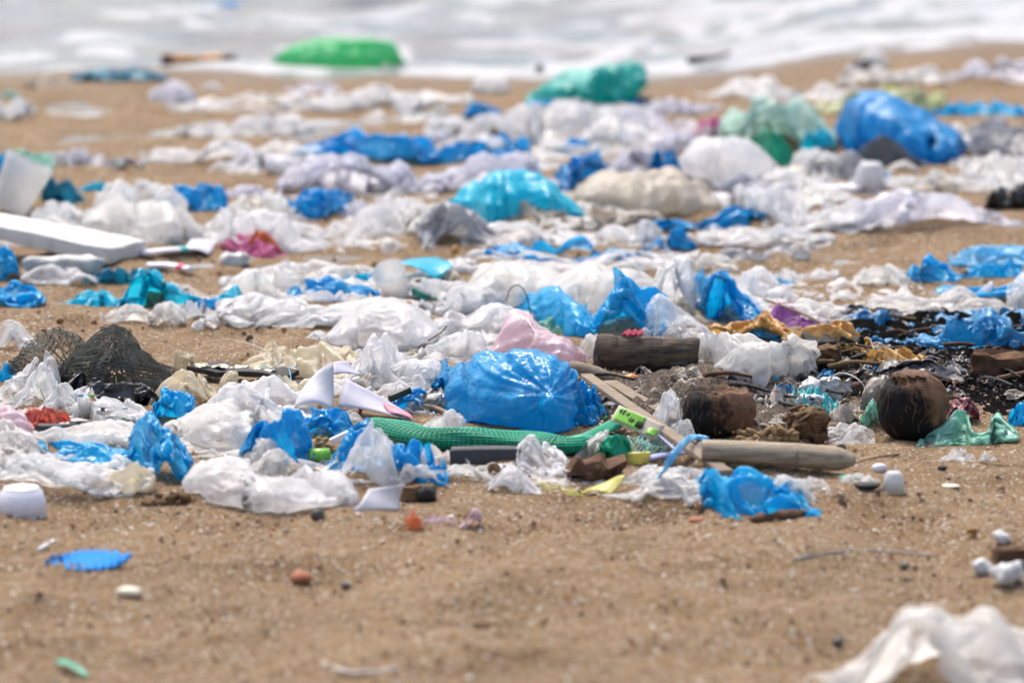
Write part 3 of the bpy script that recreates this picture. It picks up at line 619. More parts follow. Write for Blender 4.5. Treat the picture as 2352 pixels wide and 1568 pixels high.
film('plastic_film', FILM, 'blue tail of film hanging below the forked blue ribbon', 'blue', 'T', '1530,540 1545,524 1570,520 1585,548 1602,566', 578)
film('plastic_film', FILM, 'long flat blue bag with shells on it, in the middle', 'blue', 'F', '1112,576 1150,548 1220,546 1290,558 1370,566 1430,572 1490,556 1515,540 1524,556', '1112,590 1220,600 1330,602 1430,596 1524,580', hi=True, D=.3)
film('plastic_film', FILM, 'grey plastic piece lying on the flat blue bag', 'grey', 'F', '1180,556 1210,542 1260,544 1275,556', 570)
film('plastic_film', FILM, 'dull white sheet tilted right of the dirty beige bag', 'white', 'S', '1650,470 1690,440 1740,428 1800,430 1850,440 1890,462 1912,480', '1650,480 1760,510 1830,524 1912,500', hi=True)
film('plastic_film', FILM, 'low white film in front of the forked blue ribbon', 'white', 'S', '1600,548 1680,524 1740,516 1820,520 1920,540', '1600,566 1750,574 1920,556', hi=True)
film('plastic_film', FILM, 'white scrap beyond the flat white sheet, right', 'milk', 'F', '1780,424 1820,398 1880,392 1920,410', 436)
film('plastic_film', FILM, 'white flat sheet below the round blue bag', 'white', 'F', '2040,402 2090,384 2180,382 2262,398', '2040,420 2160,426 2262,416', hi=True)
film('plastic_film', FILM, 'big lavender white cloth spread on the right', 'lav', 'S', '1890,516 1940,482 1990,466 2040,440 2080,428 2150,432 2200,444 2250,470 2300,492 2356,520', '1890,530 1980,540 2080,532 2200,512 2356,522', hi=True, D=.42, crease=1.3)
film('plastic_film', FILM, 'white fold at the left end of the lavender cloth', 'white', 'S', '1880,500 1920,470 1970,452 2020,462', 520)
film('plastic_film', FILM, 'black crumpled rag at the right edge above the open sand', 'black', 'S', '2262,452 2290,428 2330,424 2400,416', 482)
film('plastic_film', FILM, 'white scraps by the black rag at the right edge', 'white', 'S', '2180,430 2230,412 2290,408 2360,420', 440)
film('plastic_film', FILM, 'thin grey film left of the lavender cloth, behind the frosted tumbler', 'grey', 'S', '1850,400 1900,360 1960,352 1990,384', 412)
# --- left side, near the foam slab
film('plastic_film', FILM, 'upper bright blue film curling at the left edge', 'azure', 'T', '-40,610 -10,566 20,572 42,600 46,630', 646, D=.12)
film('plastic_film', FILM, 'lower bright blue film on sand at the left edge', 'azure', 'S', '-40,680 10,650 30,638 60,654 100,664 106,690', 706, D=.2)
film('plastic_film', FILM, 'white film under the second styrofoam block', 'white', 'S', '50,640 90,612 140,612 200,628 230,646', 656)
film('plastic_film', FILM, 'blue film lying flat behind the peaked azure bag', 'tealblue', 'F', '190,644 230,618 280,612 330,616 350,628', 652, D=.12)
film('plastic_bag', BAG, 'peaked azure bag on sand at left with torn wings', 'cyan', 'T', '270,690 300,650 318,620 332,608 350,616 390,644 430,672 490,690', '270,704 380,706 490,704', D=.22, a=3)
film('plastic_film', FILM, 'torn azure wing left of the peaked azure bag', 'cyan', 'T', '132,690 170,668 205,642 215,650 230,664 242,648 270,664 310,690', '132,696 220,704 310,704', D=.16)
film('plastic_film', FILM, 'azure tatters between the peaked bag and the white net heap', 'cyan', 'T', '425,690 450,680 490,686 520,672 540,652 552,660 556,690', 706, D=.12)
film('plastic_film', FILM, 'deep blue strip of film beside the azure tatters', 'blue', 'S', '440,700 470,682 500,684 512,704', 714)
film('plastic_film', FILM, 'knotted white film on the sand below the azure wings', 'milk', 'S', '228,726 260,704 300,694 330,700 356,722', 742)
film('plastic_film', FILM, 'white hood of film draped over shells below the azure bag', 'milk', 'T', '340,720 362,692 392,690 420,704 428,740', 752, D=.1)
film('plastic_film', FILM, 'white streak of film left of the foam net heap', 'white', 'F', '400,710 440,690 500,700 520,716', 728)
film('plastic_film', FILM, 'small white flap at the left foot of the foam net heap', 'white', 'S', '440,744 470,724 500,720 504,740', 758)
# --- centre belt
film('plastic_film', FILM, 'flat white film on sand above the foam net heap', 'white', 'F', '508,640 550,614 640,594 740,600 820,612 910,616', '508,668 660,664 800,660 910,650', hi=True, D=.4)
film('plastic_film', FILM, 'glossy white film left of the small blue bag in the centre belt', 'milk', 'S', '505,660 560,628 620,612 680,622 700,644', 684)
film('plastic_film', FILM, 'white crinkled foam net heap at centre left', 'white', 'S', '498,700 530,676 580,684 640,692 690,690 740,700 800,690 870,692 940,684 1010,690', '498,756 600,748 700,740 800,732 900,716 1010,704', D=.4, crease=1.5)
film('plastic_film', FILM, 'clear white ruffle right of the foam net heap', 'clear2', 'S', '760,724 800,700 860,690 920,694 970,700 990,716', 740)
film('plastic_bag', BAG, 'small blue bag in the centre belt with torn top', 'blue', 'T', '660,672 680,648 694,632 712,646 750,634 780,640 800,660 840,656 875,674', '660,680 760,694 875,684', D=.15)
film('plastic_film', FILM, 'teal film behind the small blue bag in the centre belt', 'cyan', 'F', '760,644 800,632 850,622 880,610', 654, D=.08)
PLACED.append(('flat cyan panel tilted behind the clear cup', 972, 616, 66, 640))
film('plastic_film', FILM, 'teal corner of film right of the clear cup', 'teal', 'T', '944,664 950,652 970,666 1010,680', 688, D=.05)
film('plastic_film', FILM, 'white fold under the cyan panel', 'white', 'S', '920,660 970,636 1020,640 1070,656 1110,672', 690)
film('plastic_film', FILM, 'long white film behind the big white drape', 'white', 'F', '960,610 1040,590 1140,582 1260,586 1400,590 1500,584 1590,598', '960,626 1200,628 1590,622', hi=True)
film('plastic_bag', BAG, 'left half of the big white bag row behind the two blue bags', 'milk', 'B', '1060,660 1100,618 1160,608 1230,610 1290,622 1330,650', 716, hi=True, D=.4, crease=1.2)
film('plastic_bag', BAG, 'middle of the big white bag row behind the peaked blue bag', 'milk', 'B', '1240,650 1290,620 1340,610 1400,612 1450,604 1500,620 1540,660', 722, hi=True, D=.4)
film('plastic_bag', BAG, 'tall glassy white bag left of the folded blue bag', 'white', 'T', '1480,650 1510,610 1550,590 1580,600 1592,640 1600,690', 730, hi=True, D=.3)
film('plastic_film', FILM, 'bluish white crumple left of the big white bag row', 'white', 'S', '1000,690 1040,660 1090,650 1130,660 1160,690', 724, hi=True)
film('plastic_bag', BAG, 'left glossy blue bag of the pair in the centre', 'azure', 'B', '1182,706 1200,678 1228,662 1260,668 1296,668 1330,692 1358,724 1374,760', '1182,722 1240,748 1300,772 1374,776', hi=True, D=.3, crease=1.6, a=3)
film('plastic_film', FILM, 'mint strip of film under the left glossy blue bag', 'mint', 'S', '1235,742 1270,726 1310,740 1330,752', 768, D=.05)
film('plastic_bag', BAG, 'tall peaked blue bag of the pair in the centre', 'azure', 'T', '1340,720 1352,690 1385,660 1412,636 1432,617 1446,640 1452,662 1480,668 1500,654 1524,654 1542,676 1552,700', '1340,760 1440,776 1552,770', hi=True, D=.3, crease=1.5, a=7)
film('plastic_bag', BAG, 'folded deep blue bag with wrinkled front right of the tall glassy white bag', 'blue', 'T', '1582,662 1600,636 1640,620 1668,616 1685,640 1700,668 1730,696 1768,722', '1582,690 1620,740 1690,742 1768,730', hi=True, D=.3, crease=1.8)
film('plastic_bag', BAG, 'white translucent bag behind the brown stick', 'white', 'S', '1676,670 1690,636 1716,612 1752,612 1776,634 1800,652 1832,690', '1676,690 1760,700 1832,704', hi=True, D=.25, crease=.7)
film('plastic_bag', BAG, 'hazy clear film bulging over the left end of the burnt log', 'clear2', 'S', '1474,740 1490,700 1515,684 1545,698 1570,712 1610,740 1650,770', 792, hi=True, D=.12)
film('plastic_film', FILM, 'white peaks of film left of the glossy blue pair', 'white', 'T', '1005,744 1020,716 1030,698 1046,728 1075,744 1108,706 1150,696 1185,704 1210,740', 782, hi=True, D=.25)
film('plastic_film', FILM, 'smooth white foam piece among the centre films', 'foam', 'F', '942,706 970,688 1030,684 1085,690 1108,704', '942,714 1020,724 1108,716', D=.1, crease=0)
film('plastic_bag', BAG, 'round white see-through bag left of the white peaks', 'white', 'B', '736,766 760,734 800,706 860,700 920,712 970,724 1006,752', '736,786 820,806 920,808 1006,790', hi=True, D=.35, crease=1.5)
film('plastic_bag', BAG, 'pink tinted clear bag behind the big shiny blue bag', 'pinkclear', 'E', '1126,800 1150,752 1176,716 1200,722 1240,746 1290,764 1330,786 1352,814', 846, hi=False, D=.25, crease=2, a=3)
film('plastic_film', FILM, 'white film pressed left of the pink tinted bag', 'white', 'S', '960,800 1000,770 1060,756 1110,764 1150,790', 830, hi=True)
film('plastic_film', FILM, 'cream stained sheet spread on the sand left of the centre', 'cream', 'S', '556,836 590,806 640,786 680,776 740,784 800,796 840,820', '556,850 680,866 800,870 840,860', hi=True, D=.35)
film('plastic_bag', BAG, 'upright white bag in front of the round see-through bag', 'white', 'S', '800,850 830,810 846,780 862,766 884,768 905,792 930,830 990,866', 892, hi=True, D=.25)
film('plastic_film', FILM, 'white sheet left of the big shiny blue bag', 'white', 'S', '830,900 870,856 930,842 980,846 1010,870 1020,900', 922, hi=True, D=.25)
film('plastic_film', FILM, 'white puff of film at the shoulder of the big shiny blue bag', 'white', 'B', '900,870 940,836 980,824 1020,836 1040,866', 890, hi=True)
film('plastic_film', FILM, 'thin blue film edge above the black net patch', 'cyan', 'F', '590,846 640,838 700,842 732,854', 862, D=.06)
film('plastic_film', FILM, 'flattened cream bottle of film in front of the net patch', 'cream', 'F', '585,868 640,858 700,866 760,880', 902, D=.12)
film('plastic_film', FILM, 'smeared white film over the right part of the burnt log', 'milk', 'S', '1530,774 1600,750 1650,752 1700,766 1760,776 1820,774 1878,780', '1530,800 1620,850 1700,884 1780,872 1878,862', hi=True, D=.24, crease=1.6, a=11, flip=(0, 0, 0))
film('plastic_film', FILM, 'crumpled skirt of white film hanging from the smeared film', 'milk', 'B', '1640,830 1690,800 1760,790 1830,792 1872,806', '1640,866 1720,892 1800,880 1872,872', D=.12, hi=True, crease=1.6)
film('plastic_film', FILM, 'melted white film with black rim at the left end of the log', 'milk', 'T', '1326,790 1345,768 1370,760 1400,772 1420,800', 826, D=.06)
film('plastic_film', FILM, 'blue scrap melted onto the left end of the log', 'blue2', 'T', '1372,800 1390,778 1410,780 1425,804', 838, D=.03)
film('plastic_film', FILM, 'violet film under the stick', 'violet', 'S', '1760,728 1785,704 1830,716 1880,738 1900,748', 754, D=.1)
film('plastic_film', FILM, 'crinkled off-white film right of the stick', 'milk', 'S', '1790,712 1830,686 1880,684 1930,696 1980,704 2040,716 2060,726', '1790,724 1900,740 2060,738', hi=True, D=.3)
film('plastic_film', FILM, 'grey streaked film between the stick and the sooty blue sheet', 'grey', 'F', '1850,742 1920,722 1990,716 2070,720', 752)
film('plastic_film', FILM, 'long cream crumpled film on the right', 'milk', 'S', '1960,700 2010,678 2080,668 2150,666 2200,670 2250,684 2300,694', '1960,712 2080,722 2200,730 2300,716', hi=True, D=.3)
film('plastic_film', FILM, 'bright blue film at the right, running to the white bag at the edge', 'azure', 'S', '2150,668 2170,644 2190,654 2240,658 2300,656 2340,650 2400,644', '2150,676 2260,690 2400,700', hi=True, D=.25)
film('plastic_bag', BAG, 'white bag cut by the right edge beside the bright blue film', 'white', 'B', '2312,674 2324,646 2350,636 2420,630', 712, D=.2)
film('plastic_film', FILM, 'sooty blue sheet with burnt holes at the right edge', 'bluedirt', 'F', '2040,770 2100,744 2160,724 2220,716 2290,706 2400,700', '2040,788 2200,804 2400,806', hi=True, D=.45, fk=.85, crease=1.8)
film('plastic_film', FILM, 'sooty blue sheet left of the dark snail', 'bluedirt', 'F', '1900,752 1950,722 2000,706 2060,714 2100,736', 780, hi=True, D=.4, fk=.85, crease=1.6)
film('plastic_film', FILM, 'blue film torn open in front of the sooty sheets', 'bluedirt', 'F', '1930,780 2000,760 2080,758 2150,772 2200,790', 806, hi=True, D=.2, crease=1.6)
film('plastic_film', FILM, 'bright blue rim of film low on the right', 'azure', 'S', '2180,788 2220,772 2290,778 2350,792', 806, D=.1)
film('plastic_film', FILM, 'navy film under the amber strip', 'blue2', 'S', '1700,772 1730,752 1780,756 1830,772', 784, D=.1)
film('plastic_film', FILM, 'black charred film tangle at the edge of the sooty sheets', 'black', 'S', '1930,704 1960,692 2010,700 2080,716 2110,732', 734, D=.12)
film('plastic_sheet', 'plastic sheet', 'wide glossy dark blue sheet over the burnt ground, at the right edge', 'bluedirt', 'F', '2120,744 2180,722 2260,716 2330,720 2420,716', '2120,758 2260,772 2420,770', hi=True, D=.4, fk=.9, crease=1.6, lift=.012)
film('plastic_sheet', 'plastic sheet', 'dark blue sheet below the dark snail on the burnt ground', 'bluedirt', 'S', '2020,786 2080,770 2160,768 2240,778 2290,792', '2020,800 2160,818 2290,806', hi=True, D=.3, fk=.9, crease=1.6, lift=.014)
film('plastic_sheet', 'plastic sheet', 'black wet sheet spread right of the amber strip', 'black', 'F', '2180,830 2240,812 2320,810 2420,816', '2180,842 2300,852 2420,850', hi=True, D=.3, fk=.9, crease=1.8, lift=.014)
film('plastic_sheet', 'plastic sheet', 'black charred sheet behind the coconut', 'black', 'S', '1980,872 2040,848 2120,842 2200,858 2260,878', '1980,884 2120,896 2260,890', hi=True, D=.25, fk=.9, crease=1.8, lift=.014)
# --- right sand
film('plastic_film', FILM, 'pale yellowish clear film on open sand at right', 'clear2', 'F', '1756,628 1800,610 1840,604 1890,614 1926,630', 642)
film('plastic_film', FILM, 'white curled film holding a brown shell on open sand', 'milk', 'S', '1960,636 1990,612 2030,602 2065,616 2092,640', 654)
film('plastic_film', FILM, 'blue crumpled film left of the pale blue bag on open sand', 'azure', 'T', '2082,626 2095,608 2115,606 2128,592 2150,608 2180,614 2206,632', 648, D=.12)
film('plastic_bag', BAG, 'pale blue see-through bag on open sand at the right edge', 'sky', 'S', '2178,586 2200,564 2250,552 2310,550 2390,558', 612, hi=True, D=.3)
film('plastic_film', FILM, 'blue twisted ribbon in front of the pale blue bag', 'azure', 'S', '2205,622 2230,606 2280,606 2320,594 2348,604', 638, D=.12)
film('plastic_film', FILM, 'thin pale film on the open sand behind the white foam', 'grey', 'F', '1600,590 1680,572 1780,574 1860,584', 598)
film('plastic_film', FILM, 'white clumps low on the sand right of the flat blue bag', 'milk', 'S', '1560,600 1610,580 1680,590 1700,606', 622, hi=False)
film('plastic_film', FILM, 'white film spread at the foot of the lavender cloth', 'white', 'F', '1700,560 1780,540 1850,540 1910,552', 568)
film('plastic_film', FILM, 'tiny blue film shred by the pale yellowish film', 'azure', 'S', '1780,646 1800,636 1830,648', 654)
# --- front left
film('plastic_film', FILM, 'clear stiff film standing at the left edge by the net', 'clear', 'T', '-20,770 10,734 34,730 60,756 92,790', '-20,800 92,806', D=.1, crease=.6)
film('plastic_film', FILM, 'bright blue folded film at the left edge below the net', 'azure', 'F', '-30,836 0,820 30,838 58,866', 876, D=.08, crease=.3)
film('plastic_bag', BAG, 'clear crumpled bag standing in front of the net at left', 'clear2', 'T', '-10,900 30,868 60,860 88,830 110,824 138,840 130,880 150,912', 940, hi=True, D=.22, crease=1.5)
film('plastic_bag', BAG, 'clear bag over the striped wrappers at left', 'clear2', 'S', '90,920 140,892 180,896 210,920 230,950', 966, hi=True, D=.15)
film('plastic_bag', BAG, 'black bag under the dark fishing net', 'black', 'S', '120,890 180,862 260,858 330,866 390,888', 932, hi=True, D=.15)
film('plastic_bag', BAG, 'stained white bag at the right end of the net, gathered to a tuft', 'cream', 'S', '340,920 362,886 392,864 408,848 425,844 446,854 470,868 500,900', '340,936 420,944 500,930', hi=True, D=.2, crease=1.3)
film('plastic_film', FILM, 'ragged white tuft with orange stain rising right of the net', 'cream', 'T', '394,850 404,806 416,798 430,812 446,804 456,840', 868, hi=True, D=.05)
film('plastic_film', FILM, 'small pale cup-like film right of the stained white bag', 'cream', 'T', '500,880 520,848 548,850 560,880', 900, D=.06)
film('plastic_bag', BAG, 'bright blue bag wedged below the stained white bag', 'azure', 'T', '352,900 362,892 400,890 440,896 458,914 450,950', 972, hi=True, D=.15)
film('plastic_bag', BAG, 'upper white bag of the front left heap, with pointed top', 'white', 'S', '440,944 480,904 520,872 534,858 552,880 590,872 640,878 670,906 730,948', '440,966 600,974 730,968', hi=True, D=.35, crease=1.3)
film('plastic_bag', BAG, 'lower white bag of the front left heap', 'milk', 'E', '382,978 420,962 470,944 520,926 580,930 630,946 660,980', '382,1000 460,1036 560,1044 660,1024', hi=False, D=.35, crease=2.6, a=1)
film('plastic_bag', BAG, 'white bag mass right of the clear wipes packet', 'milk', 'B', '60,980 120,968 200,968 260,960 320,970 352,990', '60,1012 200,1030 352,1038', hi=True, D=.3, crease=1.2)
film('plastic_bag', BAG, 'white bag folded along the left edge', 'milk', 'S', '-40,1000 0,966 30,976 70,1000 110,1024', '-40,1040 110,1046', hi=True, D=.25)
film('plastic_bag', BAG, 'long blue bag drooping across the front left heap', 'azure', 'S', '84,1026 110,1018 170,1020 220,1018 280,1030 330,1040', '84,1042 200,1072 330,1082', hi=True, D=.2, crease=1.4)
film('plastic_bag', BAG, 'upright wrinkled blue bag at the right end of the long blue bag', 'azure', 'T', '296,1010 312,972 330,950 348,946 372,966 400,990 430,1024 446,1060', '296,1060 340,1100 400,1118 446,1104', hi=True, D=.2, crease=1.6)
film('plastic_film', FILM, 'clear white film hanging at the front of the left heap', 'clear2', 'T', '-20,1020 30,1034 90,1048 150,1062 210,1070 260,1078 320,1072 356,1072', '-20,1100 100,1140 220,1150 356,1128', hi=True, D=.2, crease=1.3)
film('plastic_film', FILM, 'pale film tip poking out at the far left of the front heap', 'milk', 'T', '-30,1040 40,1026 110,1036 166,1058 140,1076', '-30,1090 140,1096', hi=True, D=.12)
film('plastic_film', FILM, 'yellowed stiff film in front of the blue bags at left', 'cream', 'S', '226,1112 260,1084 310,1064 350,1066 358,1096', '226,1126 300,1140 358,1128', hi=True, D=.08, crease=.6)
film('plastic_bag', BAG, 'front white bag with yellowed underside lying on the sand', 'white', 'E', '412,1116 430,1088 460,1068 520,1064 570,1076 640,1084 700,1096 740,1110 770,1140', '412,1140 480,1164 580,1176 680,1190 770,1176', hi=False, D=.3, crease=2.6, a=4)
film('plastic_film', FILM, 'pale translucent peak of film behind the front white bag', 'milk', 'T', '540,1072 570,1040 600,1010 626,1016 660,1044 690,1066', '540,1090 690,1100', hi=True, D=.12, crease=.8)
film('plastic_film', FILM, 'sandy crumple between the front white bag and the torn blue bag', 'dirty', 'S', '620,1090 650,1062 690,1064 712,1090', 1106, D=.08)
film('plastic_bag', BAG, 'white printed bag with a charred corner at the front', 'white', 'B', '660,1104 700,1080 760,1068 800,1080 820,1104 824,1130', '660,1130 740,1166 824,1160', hi=True, D=.18)
film('torn_plastic_bag', BAG, 'torn blue bag gaping open at the front, with rubbish inside', 'blue', 'T', '546,1050 566,1010 590,970 612,948 650,942 690,950 708,966 716,1010 722,1060', '546,1062 620,1058 722,1082', hi=True, D=.16, crease=1.4,
     extra=[('T', '670,980 700,950 740,932 770,926 798,940 812,972', '670,1000 812,1010', dict(D=.16)),
            ('T', '750,1070 778,1020 800,984 826,966 850,954 868,990 880,1020 900,1056', '750,1080 900,1086', dict(D=.14)),
            ('S', '880,1040 910,1020 950,1024 990,1044 1020,1070 1030,1100', '880,1090 960,1110 1030,1118', dict(D=.14))])
film('plastic_film', FILM, 'clear white film over the right side of the torn blue bag', 'clear2', 'S', '770,1090 800,1040 830,1000 856,976 884,984 906,1020 926,1080', '770,1100 850,1124 926,1112', hi=True, D=.1, crease=1.0)
film('plastic_film', FILM, 'white twisted film right of the torn blue bag', 'milk', 'S', '880,1080 910,1060 960,1070 1000,1084 1010,1100', 1116, D=.08)
film('plastic_film', FILM, 'cream film between the torn blue bag and the green mesh tube', 'milk', 'F', '940,1020 980,1006 1030,1040 1080,1060', 1080, D=.15)
film('plastic_film', FILM, 'white film behind the twisted rope', 'white', 'S', '960,990 1000,950 1040,944 1070,970', 1000, D=.1)
film('plastic_film', FILM, 'blue scraps under the dark green tube', 'blue2', 'S', '880,930 920,908 960,904 985,916', 948, D=.08)
# --- front middle
film('plastic_film', FILM, 'crumpled white film in front of the green mesh tube', 'white', 'S', '1186,1050 1200,1018 1226,1008 1260,1024 1300,1034 1330,1060', '1186,1080 1250,1096 1330,1104', hi=True, D=.18, crease=1.2)
film('plastic_film', FILM, 'white fold with a raised corner on the sand below the crumpled film', 'white', 'T', '1114,1124 1140,1096 1168,1064 1190,1076 1206,1100 1244,1130', '1114,1130 1244,1136', hi=True, D=.12, crease=.7)
film('plastic_film', FILM, 'low white film right of the broken brown shell', 'milk', 'S', '1020,1080 1060,1060 1110,1074 1180,1090 1240,1104', 1106, D=.12)
PLACED.append(('yellow printed film lying on the sand', 1385, 1115, 55, 1140))
film('plastic_film', FILM, 'yellow strip of film trailing left of the yellow printed film', 'yellow', 'F', '1208,1108 1240,1108 1300,1122 1350,1130', '1208,1112 1270,1132 1350,1142', D=.05, crease=.4)
film('plastic_film', FILM, 'white strip on sand leading to the near blue bag', 'milk', 'S', '1358,1124 1420,1130 1480,1142 1540,1136 1580,1124 1612,1130', '1358,1132 1480,1164 1612,1166', D=.1)
film('plastic_film', FILM, 'white film below the plank, behind the blue strap', 'white', 'S', '1440,1090 1490,1064 1560,1066 1610,1084 1630,1100', 1108, hi=True, D=.15)
film('plastic_film', FILM, 'white paper-like film draped over the tip of the mesh tube', 'milk', 'T', '1320,1040 1350,1006 1390,982 1440,964 1450,976 1400,1010', 1054, D=.06)
film('plastic_bag', BAG, 'near blue bag on the sand at front right', 'azure', 'S', '1592,1112 1612,1094 1650,1104 1684,1082 1712,1078 1740,1096 1790,1108 1840,1140 1886,1166', '1592,1140 1660,1186 1740,1200 1830,1186 1886,1186', hi=True, D=.2, crease=1.0)
film('plastic_film', FILM, 'white film behind the near blue bag', 'milk', 'S', '1750,1120 1790,1090 1840,1102 1890,1118 1908,1140', 1156, hi=True, D=.12)
film('plastic_film', FILM, 'clear shred in the sand right of the bamboo', 'clear2', 'F', '2150,1056 2190,1032 2220,1030 2244,1056', 1060, D=.05)
film('plastic_film', FILM, 'small clear film tip in the sand at the right edge', 'clear2', 'T', '2248,1050 2262,1034 2290,1050', 1058, D=.03)
film('plastic_film', FILM, 'white film scrap below the bamboo tip', 'milk', 'S', '1925,1098 1960,1080 2000,1088 2020,1100', 1108, D=.05)
film('plastic_bag', BAG, 'mint green torn bag right of the coconut', 'mint', 'S', '2106,1018 2140,990 2170,962 2200,950 2230,962 2262,980 2284,944 2310,956 2338,1004', '2106,1026 2200,1022 2338,1018', hi=True, D=.16, crease=1.3)
film('plastic_film', FILM, 'mint film tucked under the left of the coconut', 'mint', 'T', '1976,960 1990,936 2010,924 2022,960', 984, D=.05)
film('plastic_film', FILM, 'blue crumpled film at the right edge beside the mint bag', 'azure', 'S', '2316,950 2330,926 2350,912 2400,916', 978, D=.12)
film('plastic_film', FILM, 'maroon netting beside the coconut', 'maroon', 'S', '2172,952 2190,918 2220,910 2240,926 2250,952', 972, D=.1)
film('plastic_film', FILM, 'grey film scraps right of the wooden chunk', 'clear2', 'S', '1895,990 1930,968 1970,968 2010,990', 1018, hi=True, D=.1)
film('plastic_film', FILM, 'dull round film behind the coconut', 'ashfilm', 'B', '1975,920 1985,880 2010,866 2040,876 2050,920', 940, D=.08)
film('plastic_film', FILM, 'white crumpled film left of the burnt coconut', 'clear2', 'S', '1500,960 1520,906 1545,892 1560,920 1580,980', '1500,1000 1580,1010', hi=True, D=.12)
film('plastic_film', FILM, 'clear wrinkled film under the burnt coconut', 'clear2', 'S', '1530,990 1560,960 1590,966 1600,1000', 1024, D=.06)
film('plastic_film', FILM, 'navy film peeping out above the printed wrapper', 'blue2', 'S', '1700,900 1740,876 1800,884 1860,900', 912, D=.06)
# --- nearest
film('plastic_film', FILM, 'orange end of the buried orange film on the near sand', 'orange', 'T', '928,1200 936,1178 950,1174 966,1190 974,1212', 1218, D=.04, crease=.5)
film('plastic_film', FILM, 'pink end of the buried orange film on the near sand', 'pinkclear', 'T', '1056,1208 1076,1186 1086,1164 1104,1168 1108,1196', 1214, D=.04, crease=.5)
film('plastic_film', FILM, 'pale rose strip between the two ends of the buried orange film', 'pinkclear', 'F', '965,1186 1000,1176 1040,1184', 1200, D=.05)
film('plastic_bag', BAG, 'large white bag in the blurred near right corner', 'milk', 'T', '1846,1580 1852,1540 1880,1548 1930,1528 1980,1492 2020,1448 2060,1396 2090,1386 2140,1380 2170,1404 2200,1436 2240,1420 2280,1424 2320,1448 2420,1470', '1846,1600 2420,1640', hi=True, D=.35, crease=1.0, a=5, sm=1.2)

# --- wide sheets lying flat under the bags, the mat between the heaps
for lab, mt, x0, x1, y, h, dp in [
    ('wide white sheet spread under the lavender bags', 'white', 640, 1010, 462, 40, .5), ('wide lavender sheet under the small deep blue bag', 'lav', 560, 900, 506, 36, .4), ('flat white sheet left of the cyan bag', 'white', 820, 1080, 500, 40, .4),
    ('flat lavender sheet above the cyan bag', 'lav', 1000, 1330, 432, 36, .5), ('flat white sheet behind the deep blue bag', 'white', 1230, 1620, 352, 34, .6), ('long flat white sheet at the foot of the far white heap', 'white', 950, 1330, 366, 30, .5),
    ('wide milky sheet below the cyan bag', 'milk', 1040, 1420, 556, 44, .45), ('wide white sheet below the dirty beige bag', 'white', 1380, 1760, 548, 44, .45), ('flat milky sheet under the tilted dull sheet', 'milk', 1600, 1960, 470, 40, .5),
    ('wide white sheet under the bulging white bag', 'white', 1540, 1900, 424, 36, .5), ('flat lavender sheet left of the frosted tumbler', 'lav', 1760, 2080, 446, 34, .45), ('flat white sheet right of the frosted tumbler', 'white', 2020, 2400, 436, 34, .5),
    ('flat milky sheet in the left heap', 'milk', 90, 470, 560, 44, .4), ('flat white sheet between the left heap and the curling white bag', 'white', 400, 760, 552, 40, .4), ('clear sheet under the left heap', 'clear2', 20, 330, 520, 30, .4),
    ('wide white sheet above the foam net heap', 'white', 520, 960, 690, 60, .45), ('wide milky sheet left of the clear cup', 'milk', 640, 1000, 650, 40, .45), ('wide white sheet under the foam net heap', 'white', 520, 940, 752, 44, .3),
    ('flat white sheet in front of the flat blue bag', 'white', 1060, 1560, 620, 34, .5), ('wide white sheet under the big white bag row', 'milk', 1010, 1420, 740, 70, .5), ('white sheet behind the glossy blue pair', 'white', 1180, 1620, 690, 60, .5),
    ('milky sheet under the white peaks', 'milk', 900, 1250, 790, 50, .35), ('clear sheet left of the pink tinted bag', 'clear2', 860, 1200, 830, 50, .35), ('white sheet under the upright white bag', 'white', 740, 1060, 890, 60, .35),
    ('white sheet behind the card box', 'milk', 560, 900, 905, 50, .3), ('white sheet under the front left heap', 'white', 380, 760, 1000, 60, .3), ('milky sheet under the upper white bag of the front heap', 'milk', 340, 700, 1050, 50, .25),
    ('milky sheet at the far left of the front heap', 'milk', -40, 330, 1090, 60, .25), ('clear sheet below the wipes packet', 'clear2', 60, 420, 1010, 40, .25), ('white sheet under the torn blue bag', 'white', 520, 900, 1110, 50, .22),
    ('white sheet right of the torn blue bag', 'milk', 860, 1180, 1090, 34, .22), ('white sheet under the crumpled film below the mesh tube', 'white', 1080, 1440, 1110, 36, .2), ('milky sheet behind the near blue bag', 'milk', 1420, 1680, 1116, 36, .2),
    ('grey sheet beneath the smeared film by the log', 'ashfilm', 1580, 1900, 850, 44, .3), ('milky sheet behind the stick and violet film', 'milk', 1660, 2000, 740, 44, .35), ('white sheet under the white translucent bag', 'white', 1600, 1860, 716, 44, .3),
    ('clear sheet under the net at left', 'clear2', 0, 260, 930, 40, .25), ('white sheet under the clear crumpled bag at left', 'milk', -40, 240, 990, 44, .25)]:
    w_ = x1-x0; film('plastic_sheet', 'plastic sheet', lab, mt, 'F' if w_ % 3 else 'S', [(x0, y-h*.35), (x0+w_*.12, y-h*.8), (x0+w_*.3, y-h), (x0+w_*.5, y-h*.88), (x0+w_*.72, y-h*1.05), (x0+w_*.9, y-h*.7), (x1, y-h*.3)],
         [(x0, y-h*.2), (x0+w_*.25, y+2), (x0+w_*.6, y+4), (x1, y-h*.1)], D=dp, fk=.85, hi=True, crease=1.2)

